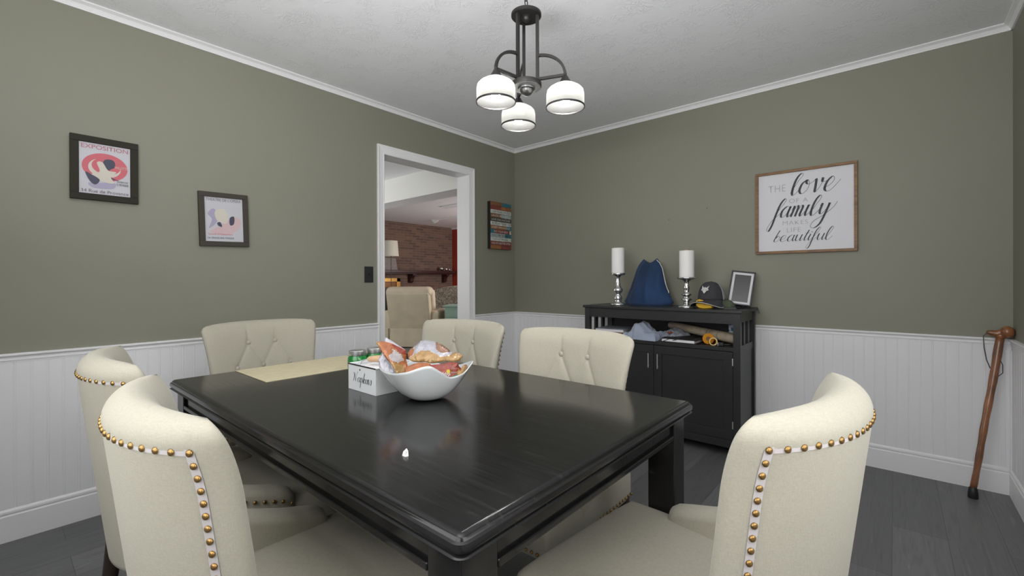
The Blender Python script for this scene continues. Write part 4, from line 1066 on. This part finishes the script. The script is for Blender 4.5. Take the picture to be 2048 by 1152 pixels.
# bat
m_bat = mat('pale carved wood', (0.36, 0.30, 0.225), .55, var=(14, .25, (1, 1, 1)), bump=(60, .25, 3, .002))
a_, b_ = Vector((1.625, -.15, .782)), Vector((2.128, -.315, .731))
t = thing('baseball_bat', 'pale wooden bat with carved lettering lying slanted across the shelf', 'bat', a_)
dd = b_ - a_; Ln = dd.length; t.rotation_euler = dd.to_track_quat('X', 'Z').to_euler()
MB().tube([(0, 0, 0), (.004, 0, 0), (.015, 0, 0), (.1, 0, 0), (.25, 0, 0), (.4, 0, 0), (Ln - .02, 0, 0), (Ln - .004, 0, 0), (Ln, 0, 0)], [.010, .021, .026, .028, .029, .032, .034, .030, .018], 24).build('bat_body', m_bat, t, smooth=True)
mb = MB()
for xx in (.33, .355, .41): 
    mb.tube([(xx + .004 * math.sin(i), .0325 * math.cos(2 * PI * i / 24), .0325 * math.sin(2 * PI * i / 24)) for i in range(24)], .0008, 5, closed=True)
random.seed(5)
for k in range(26):
    xx = .05 + .3 * random.random(); an = -PI / 2 + random.uniform(-.8, .9); an2 = an + random.uniform(-.35, .35); rr = .0290 + .002 * (xx > .3)
    mb.tube([(xx, rr * math.sin(an), rr * math.cos(an)), (xx + random.uniform(-.012, .012), rr * math.sin(an2), rr * math.cos(an2))], .0008, 5)
mb.build('carved_marks', mat('dark carving', (.06, .045, .035), .8), t)['kind'] = 'stuff'
# orange tape rolls
m_or = mat('orange plastic', (0.50, 0.20, 0.0), .6, spec=.2)
def ringmesh(R, r, h):
    return MB().lathe([(r, -h / 2), (R, -h / 2), (R, h / 2), (r, h / 2), (r, -h / 2)], 32, caps=False)
t = thing('tape_roll', 'orange tape roll standing at the back beside the bat', 'tape roll', (1.965, -.36, SH + .036)); t.rotation_euler = (R_(78), 0, R_(10))
ringmesh(.035, .014, .022).build('tape', m_or, t, smooth=True)
MB().lathe([(0, -.008), (.014, -.008), (.014, .008), (0, .008)], 20, caps=False).build('core', mat('brown core', (.16, .07, .03), .7), t, smooth=True)
t = thing('tape_roll', 'orange ring with yellow rim in front of the larger tape roll', 'tape roll', (2.005, -.405, SH + .0262)); t.rotation_euler = (R_(84), 0, R_(30))
ringmesh(.026, .019, .02).build('tape', m_or, t, smooth=True)
o = ringmesh(.0255, .0195, .001).build('yellow_rim', mat('yellow rim', (.62, .50, .22), .4), t); o.location = (0, 0, .0105)
t = thing('power_adapter', 'black power plug with cable at the right end of the shelf', 'plug', (2.07, -.40, SH), .1)
MB().box(-.03, .0, -.014, .014, .002, .024).build('plug_body', m_black, t, bevel=.004); MB().box(-.036, -.030, -.012, .012, .004, .022).build('plug_band', m_steel, t)
MB().tube([(0, 0, .012), (.03, .01, .014), (.05, .04, .01), (.04, .08, .004)], .004, 8).build('cord', m_black, t, smooth=True)
# blue patterned box
m_bl = bpy.data.materials.new('blue lattice print'); m_bl.use_nodes = True; nt = m_bl.node_tree
tc = nt.nodes.new('ShaderNodeTexCoord'); ck = nt.nodes.new('ShaderNodeTexVoronoi'); ck.inputs['Scale'].default_value = 38; ck.feature = 'DISTANCE_TO_EDGE'
nt.links.new(tc.outputs['Object'], ck.inputs['Vector']); r_ = ramp(nt, ck.outputs['Distance'], [(0.0, (.55, .62, .7)), (.16, (.5, .58, .68)), (.2, (.04, .12, .24)), (1, (.03, .1, .2))])
nt.links.new(r_.outputs[0], nt.nodes['Principled BSDF'].inputs['Base Color'])
tag(MB().box(2.045, 2.115, -.20, -.10, SH, SH + .125).build('tissue_box', m_bl, bevel=.002), 'small blue and white patterned box at the right end of the shelf', 'box')

# ------------------------------------------------------------------ walls: pictures, sign, switch
m_frame = mat('dark brown frame', (0.026, 0.024, 0.017), .7, spec=.25, bump=(80, .1, 3, .001))
m_paper = mat('pale print paper', (0.50, 0.50, 0.54), .5)
m_pink = mat('pink print', (0.55, 0.12, 0.15), .6); m_rose = mat('rose print', (0.42, 0.17, 0.20), .6)
m_cream = mat('cream print', (0.58, 0.54, 0.47), .6); m_navy = mat('navy print', (0.05, 0.055, 0.09), .6)
m_lil = mat('lilac print', (.36, .33, .46), .6); m_blush = mat('blush print', (.58, .42, .44), .6)
def blob(name, m, parent, pts, x):
    """flat printed patch on a picture on the left wall: pts in (y, z)"""
    P = []; n = len(pts)
    for i in range(n):
        for k in range(5):
            t_ = k / 5; p0, p1, p2, p3 = pts[i - 1], pts[i], pts[(i + 1) % n], pts[(i + 2) % n]
            P.append([0.5 * ((2*p1[d_]) + (-p0[d_]+p2[d_])*t_ + (2*p0[d_]-5*p1[d_]+4*p2[d_]-p3[d_])*t_*t_ + (-p0[d_]+3*p1[d_]-3*p2[d_]+p3[d_])*t_**3) for d_ in (0, 1)])
    me = bpy.data.meshes.new(name); me.from_pydata([(x, a, b) for a, b in P], [], [list(range(len(P)))]); me.materials.append(m)
    o = bpy.data.objects.new(name, me); COL.objects.link(o); o.parent = parent; return o
def ell(cx, cy, rx, ry, n=16): return [(cx + rx * math.cos(2 * PI * i / n), cy + ry * math.sin(2 * PI * i / n)) for i in range(n)]
t = thing('framed_poster', 'dark framed red and cream poster headed EXPOSITION, left one on the wall', 'picture', (0.002, -3.056, 1.648))
hw, hh, fw_ = .122, .150, .030
def prim(hw, hh, f, x0, x1): return MB().box(x0, x1, -hw, hw, -hh, -hh + f).box(x0, x1, -hw, hw, hh - f, hh).box(x0, x1, -hw, -hw + f, -hh + f, hh - f).box(x0, x1, hw - f, hw, -hh + f, hh - f)
prim(hw, hh, fw_, 0, .02).build('frame', m_frame, t, bevel=.002)
pr = MB().box(0, .010, -hw + fw_, hw - fw_, -hh + fw_, hh - fw_).build('print', m_paper, t)
blob('printed_shape', m_pink, pr, ell(.0, .012, .082, .066), .0104)
blob('printed_shape', m_cream, pr, ell(-.002, .008, .058, .046), .0108); blob('printed_shape', m_pink, pr, ell(.004, .018, .052, .040), .0111)
blob('printed_shape', m_navy, pr, [(.0, .05), (.03, .05), (.035, .02), (.015, -.0), (.02, -.03), (.05, -.045), (-.01, -.03), (-.01, .02)], .0114)
blob('printed_shape', m_cream, pr, [(-.03, .03), (-.01, .035), (.01, .0), (.04, -.005), (.02, -.03), (.03, -.06), (-.02, -.055), (-.05, -.03), (-.02, -.01)], .0118)
blob('printed_shape', m_navy, pr, [(-.07, -.02), (-.05, -.028), (-.02, -.05), (-.035, -.075), (-.055, -.06)], .0120)
blob('printed_shape', m_lil, pr, [(-.06, -.07), (-.02, -.065), (.03, -.055), (.03, -.085), (-.04, -.09)], .0116)
text('EXPOSITION', 'lettering', m_rose, pr, LEFT, (.0112, 0, .103), .168, .020, thin=.01)
text('34 Rue de Provence', 'lettering', mat('plum ink', (.13, .09, .12), .6), pr, LEFT, (.0122, 0, -.106), .170, .015)
text('WILLETTE', 'lettering', m_cream, pr, LEFT, (.0122, .058, .018), .05, .011)
text('OUVERTURE', 'lettering', m_ink, pr, LEFT, (.0122, .062, -.050), .042, .008)
text('15 FEVRIER', 'lettering', m_ink, pr, LEFT, (.0122, .062, -.064), .046, .011)
t = thing('framed_poster', 'smaller tilted dark framed pastel poster headed THEATRE, right of the first', 'picture', (0.002, -2.556, 1.460))
t.rotation_euler = (R_(1.6), 0, 0)
hw, hh, fw_ = .122, .150, .030
prim(hw, hh, .027, 0, .02).build('frame', mat('grey brown frame', (.050, .044, .035), .6, spec=.3), t, bevel=.002)
pr = MB().box(0, .010, -hw + .027, hw - .027, -hh + .027, hh - .027).build('print', m_paper, t)
blob('printed_shape', m_blush, pr, [(-.07, -.07), (-.03, -.04), (.02, .0), (.06, .02), (.085, -.01), (.06, -.06), (.0, -.085)], .0104)
blob('printed_shape', m_lil, pr, [(-.08, .03), (-.05, .06), (-.03, .02), (-.04, -.02), (-.075, -.05), (-.06, .0)], .0107)
blob('printed_shape', m_cream, pr, [(-.04, .05), (.0, .06), (.02, .02), (.01, -.02), (-.03, -.01), (-.045, .02)], .0110)
blob('printed_shape', m_navy, pr, [(.03, .015), (.05, .02), (.048, -.02), (.03, -.03), (.025, -.01)], .0112)
blob('printed_shape', m_navy, pr, [(-.035, -.02), (-.02, -.015), (-.012, -.04), (-.03, -.035)], .0113)
text("THEATRE DE L'OPERA", 'lettering', mat('slate ink', (.16, .15, .17), .6), pr, LEFT, (.0112, 0, .110), .172, .016)
text('Samedi 23 Decembre', 'lettering', m_pink, pr, LEFT, (.0112, -.02, -.082), .12, .010)
text('1er GRAND BAL MASQUE', 'lettering', mat('teal ink', (.05, .09, .12), .6), pr, LEFT, (.0112, -.018, -.104), .128, .012)

# light switch
t = thing('light_switch', 'dark metal light switch plate beside the doorway', 'switch', (0, -1.638, 1.159))
MB().box(0, .006, -.036, .036, -.058, .058).build('plate', mat('dark pewter', (.03, .03, .033), .5, .4), t, bevel=.003)
MB().add([(.005, -.005, -.011), (.005, .005, -.011), (.005, .005, .011), (.005, -.005, .011), (.016, -.003, .004), (.016, .003, .004), (.014, .003, .011), (.014, -.003, .011)], BOXF).build('toggle', m_black, t)

# family rules block sign
t = thing('word_sign', 'colourful block sign of family rules between the doorway and the corner', 'sign', (0, -.247, 1.634))
hy_, hz_ = .147, .222
MB().box(0, .038, -hy_, hy_, -hz_, hz_).build('block', m_black, t)
cols = {'r': (.20, .045, .035), 'b': (.20, .09, .04), 't': (.03, .14, .19), 'w': (.50, .52, .48), 'k': (.06, .045, .04), 'g': (.30, .36, .36), 'o': (.26, .11, .04)}
cm = {k: mat('plank ' + k, v, .6, var=(40, .25)) for k, v in cols.items()}
rows = [('', [('b', .55), ('t', .45)]), ('', [('r', .5), ('o', .5)]), ('OUR FAMILY RULES', [('w', 1)]), ('LAUGH BE HONEST', [('b', .5), ('g', .5)]), ('LOVE ONE ANOTHER', [('k', 1)]),
        ('SAY PLEASE + THANK YOU', [('w', 1)]), ('KEEP PROMISES', [('o', .75), ('t', .25)]), ('DO YOUR BEST', [('t', .2), ('r', .72), ('w', .08)]), ('SAY I\'M SORRY', [('g', .7), ('t', .3)]),
        ("DON'T WHINE", [('w', 1)]), ('HUG ONE ANOTHER OFTEN', [('r', 1)]), ('', [('o', .5), ('r', .5)])]
rh = 2 * hz_ / len(rows)
for i, (s, segs) in enumerate(rows):
    zc = hz_ - rh * (i + .5); y = -hy_ + .001
    for k, wd in segs:
        w_ = wd * (2 * hy_ - .002)
        o = MB().box(.038, .0395, y, y + w_ - .001, zc - rh / 2 + .001, zc + rh / 2 - .001).build('painted_strip', cm[k], t); y += w_
    if s:
        dark = segs[0][0] in 'wg'
        text(s, 'lettering', m_ink if dark else cm['w'], t, LEFT, (.0402, 0, zc), .26 if len(s) > 12 else .2, rh * .52)

# love sign
t = thing('framed_sign', 'white sign in a brown wood frame reading The love of a family', 'sign', (2.446, -.001, 1.556))
hw, hh, f = .275, .272, .017
MB().box(-hw, hw, -.024, 0, -hh, -hh + f).box(-hw, hw, -.024, 0, hh - f, hh).box(-hw, -hw + f, -.024, 0, -hh + f, hh - f).box(hw - f, hw, -.024, 0, -hh + f, hh - f).build('frame', m_oak, t, bevel=.0015)
bd_ = MB().box(-hw + f, hw - f, -.010, -.002, -hh + f, hh - f).build('board', m_board, t)
iw, ih = 2 * (hw - f), 2 * (hh - f)
def S2(s, tt): return (-hw + f + iw * s, -.0108, hh - f - ih * tt)
cursive('love', 'lettering', m_ink, bd_, BACK, S2(.352, .288), .172 * ih, .46 * iw, .0135, .0022, .30, .36)
cursive('family', 'lettering', m_ink, bd_, BACK, S2(.175, .567), .135 * ih, .62 * iw, .0125, .0022, .30, .55)
cursive('beautjful', 'lettering', m_ink, bd_, BACK, S2(.165, .880), .080 * ih, .61 * iw, .0062, .0014, .30, .70)
for s, sc_, tt, w_, h_ in (('THE', .21, .187, .19, .085), ('OF A', .445, .365, .20, .052), ('MAKES', .41, .643, .27, .052), ('LIFE', .395, .735, .15, .055)):
    text(s, 'lettering', m_inkthin, bd_, BACK, S2(sc_, tt), w_ * iw, h_ * ih, thin=-.018, spacing=1.1)

# three tiny nail marks on the back wall
for (x, z, lab) in ((1.565, 1.580, 'small dark nail left in the back wall above the blue bag'), (1.848, 1.637, 'small dark nail left in the back wall between candle and framed sign')):
    o = MB().tube([(x, 0, z), (x, -.006, z)], .0028, 8).build('wall_nail', m_black); tag(o, lab, 'nail')

# ------------------------------------------------------------------ cane in the right corner
m_cane = mat('knotty cane wood', (0.20, 0.075, 0.028), .3, var=(14, .65, (1, 1, .5)), coat=.4)
t = thing('walking_cane', 'knotty brown wooden walking cane leaning in the right corner', 'cane', (3.190, -.170, 0))
top = Vector((.110, .120, .815)); P = []; Rr = []
for k in range(25):
    q = k / 24; P.append(Vector((0, 0, .045)).lerp(top, q) + Vector((.0008 * math.sin(q * 11), 0, 0))); Rr.append(.0130 + .0045 * q + .0009 * math.sin(q * 37))
MB().tube(P, Rr, 14).build('shaft', m_cane, t, smooth='all')
hd = MB().tube([top + Vector(v) for v in ((-.050, -.004, .016), (-.046, -.004, .018), (-.034, -.002, .018), (-.014, 0, .014), (.004, -.002, .022), (.018, -.005, .028))], [.005, .012, .015, .017, .018, .020], 16)
hd.sphere(top + Vector((.022, -.008, .026)), .027, 20, 12, (1, 1.1, 1.15)).sphere(top + Vector((0, 0, .004)), .019, 16, 10)
hd.build('handle', m_cane, t, smooth='all')
MB().lathe([(.019, 0), (.0205, .004), (.019, .03), (.016, .05), (.012, .055)], 18).build('rubber_tip', mat('black rubber', (.008, .008, .008), .5), t, smooth=True)
c_ = top
MB().tube([c_ + Vector(v) for v in ((-.045, -.006, .022), (-.062, -.012, .0), (-.060, -.018, -.06), (-.052, -.022, -.12), (-.040, -.024, -.16), (-.022, -.028, -.185), (-.010, -.03, -.20))], .0022, 6).build('wrist_strap', m_black, t, smooth=True)
MB().tube([c_ + Vector(v) for v in ((-.012, -.03, -.20), (.004, -.03, -.18), (.004, -.028, -.14), (-.004, -.03, -.12))], .0018, 6).build('wrist_strap', m_black, t, smooth=True)

# ------------------------------------------------------------------ chandelier
LX, LY = 1.668, -1.884
t = thing('chandelier', 'dark bronze three-light chandelier with white glass shades', 'chandelier', (LX, LY, 0))
MB().lathe([(.062, 2.262), (.066, 2.266), (.066, 2.276), (.060, 2.280), (.022, 2.286), (.014, 2.296), (.008, 2.300)], 40).build('top_disc', m_iron, t, smooth=True)
MB().lathe([(.0, 2.240), (.010, 2.243), (.016, 2.250), (.018, 2.258), (.024, 2.262)], 24).build('top_finial', m_iron, t, smooth=True)
MB().lathe([(.064, 1.955), (.066, 1.958), (.066, 1.974), (.060, 1.978), (.0, 1.978)], 40).build('bottom_disc', m_iron, t, smooth=True)
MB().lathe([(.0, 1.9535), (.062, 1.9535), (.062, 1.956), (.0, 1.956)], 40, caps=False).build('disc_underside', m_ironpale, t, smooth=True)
MB().lathe([(.0, 1.918), (.012, 1.920), (.022, 1.927), (.028, 1.938), (.029, 1.944), (.036, 1.946), (.038, 1.950), (.038, 1.954)], 28).build('bottom_finial', mat('satin bronze', (.14, .14, .14), .3, .8), t, smooth=True)
mb = MB(); mb.tube([(.0, 0, 2.298), (0, 0, 2.312)], .004, 8)
for k in range(4):
    z0 = 2.325 + .024 * k; r_a = 0 if k % 2 else PI / 2; P = []
    for i in range(14):
        a = 2 * PI * i / 14; x = .009 * math.cos(a); z = z0 + .016 * math.sin(a); P.append((x * math.cos(r_a), x * math.sin(r_a), z))
    mb.tube(P, .0022, 6, closed=True)
mb.build('chain', m_iron, t, smooth=True)
MB().lathe([(.055, 2.41), (.060, 2.405), (.060, 2.42)], 32).build('ceiling_canopy', m_iron, t, smooth=True)
m_gsh = bpy.data.materials.new('white opal glass'); m_gsh.use_nodes = True; nt = m_gsh.node_tree; nt.nodes.clear()
ou = nt.nodes.new('ShaderNodeOutputMaterial'); df = nt.nodes.new('ShaderNodeBsdfDiffuse'); df.inputs[0].default_value = (.85, .85, .85, 1)
tr = nt.nodes.new('ShaderNodeBsdfTranslucent'); tr.inputs[0].default_value = (.95, .95, .93, 1); mx = nt.nodes.new('ShaderNodeMixShader'); mx.inputs[0].default_value = .95
gl = nt.nodes.new('ShaderNodeBsdfGlossy'); gl.inputs['Roughness'].default_value = .1; mx2 = nt.nodes.new('ShaderNodeMixShader'); mx2.inputs[0].default_value = .05
nt.links.new(df.outputs[0], mx.inputs[1]); nt.links.new(tr.outputs[0], mx.inputs[2]); nt.links.new(mx.outputs[0], mx2.inputs[1]); nt.links.new(gl.outputs[0], mx2.inputs[2]); nt.links.new(mx2.outputs[0], ou.inputs[0])
m_bulb = mat('lit bulb', (1, 1, 1), .4, emit=((1, .98, .94), 180.0))
angs = [math.atan2(-.116, -.133) + YAW, 0, 0]
def cam2w(lat, dep): return (lat * math.cos(YAW) - dep * math.sin(YAW), lat * math.sin(YAW) + dep * math.cos(YAW))
a1 = math.atan2(*reversed(cam2w(-.133, -.116)))
for k in range(3):
    a = a1 + k * 2 * PI / 3; ca, sa = math.cos(a), math.sin(a); RR = .172
    def pt(r, z): return (r * ca, r * sa, z)
    MB().tube([pt(.050, 1.975), pt(.050, 2.264)], .0062, 4, sq=True, upv=(ca, sa, 0)).build('stem', m_iron, t)
    MB().tube([pt(.052, 1.984), pt(RR, 1.984)], .0055, 4, sq=True).build('arm', m_iron, t)
    arc = [pt(.052 + (RR - .052) * math.sin(PI / 2 * q / 14), 1.984 + .102 * math.cos(PI / 2 * q / 14)) for q in range(15)]
    MB().tube(arc, .0055, 4, sq=True).build('arm_arc', m_iron, t, smooth=True)
    c = (RR * ca, RR * sa, 0)
    MB().lathe([(.0, 1.990), (.007, 1.990), (.007, 1.982), (.012, 1.976), (.022, 1.958), (.030, 1.946), (.0, 1.946)], 28, c=c, caps=False).build('socket_cup', m_iron, t, smooth=True)
    sh = MB().lathe([(.026, 1.948), (.036, 1.944), (.052, 1.936), (.068, 1.926), (.077, 1.916), (.0800, 1.902), (.0805, 1.850), (.0785, 1.850), (.078, 1.902), (.075, 1.914), (.066, 1.923), (.050, 1.933), (.026, 1.945)], 48, c=c, caps=False).build('glass_shade', m_gsh, t, smooth='all')
    MB().lathe([(.0812, 1.851), (.0825, 1.850), (.0825, 1.844), (.0805, 1.843), (.0785, 1.845), (.0785, 1.850)], 48, c=c, caps=False).build('shade_rim', m_iron, sh, smooth=True)
    MB().lathe([(.010, 1.944), (.010, 1.905), (.016, 1.890), (.0185, 1.878), (.017, 1.866), (.011, 1.858), (.0, 1.855)], 24, c=c, caps=False).build('bulb', m_bulb, t, smooth='all')
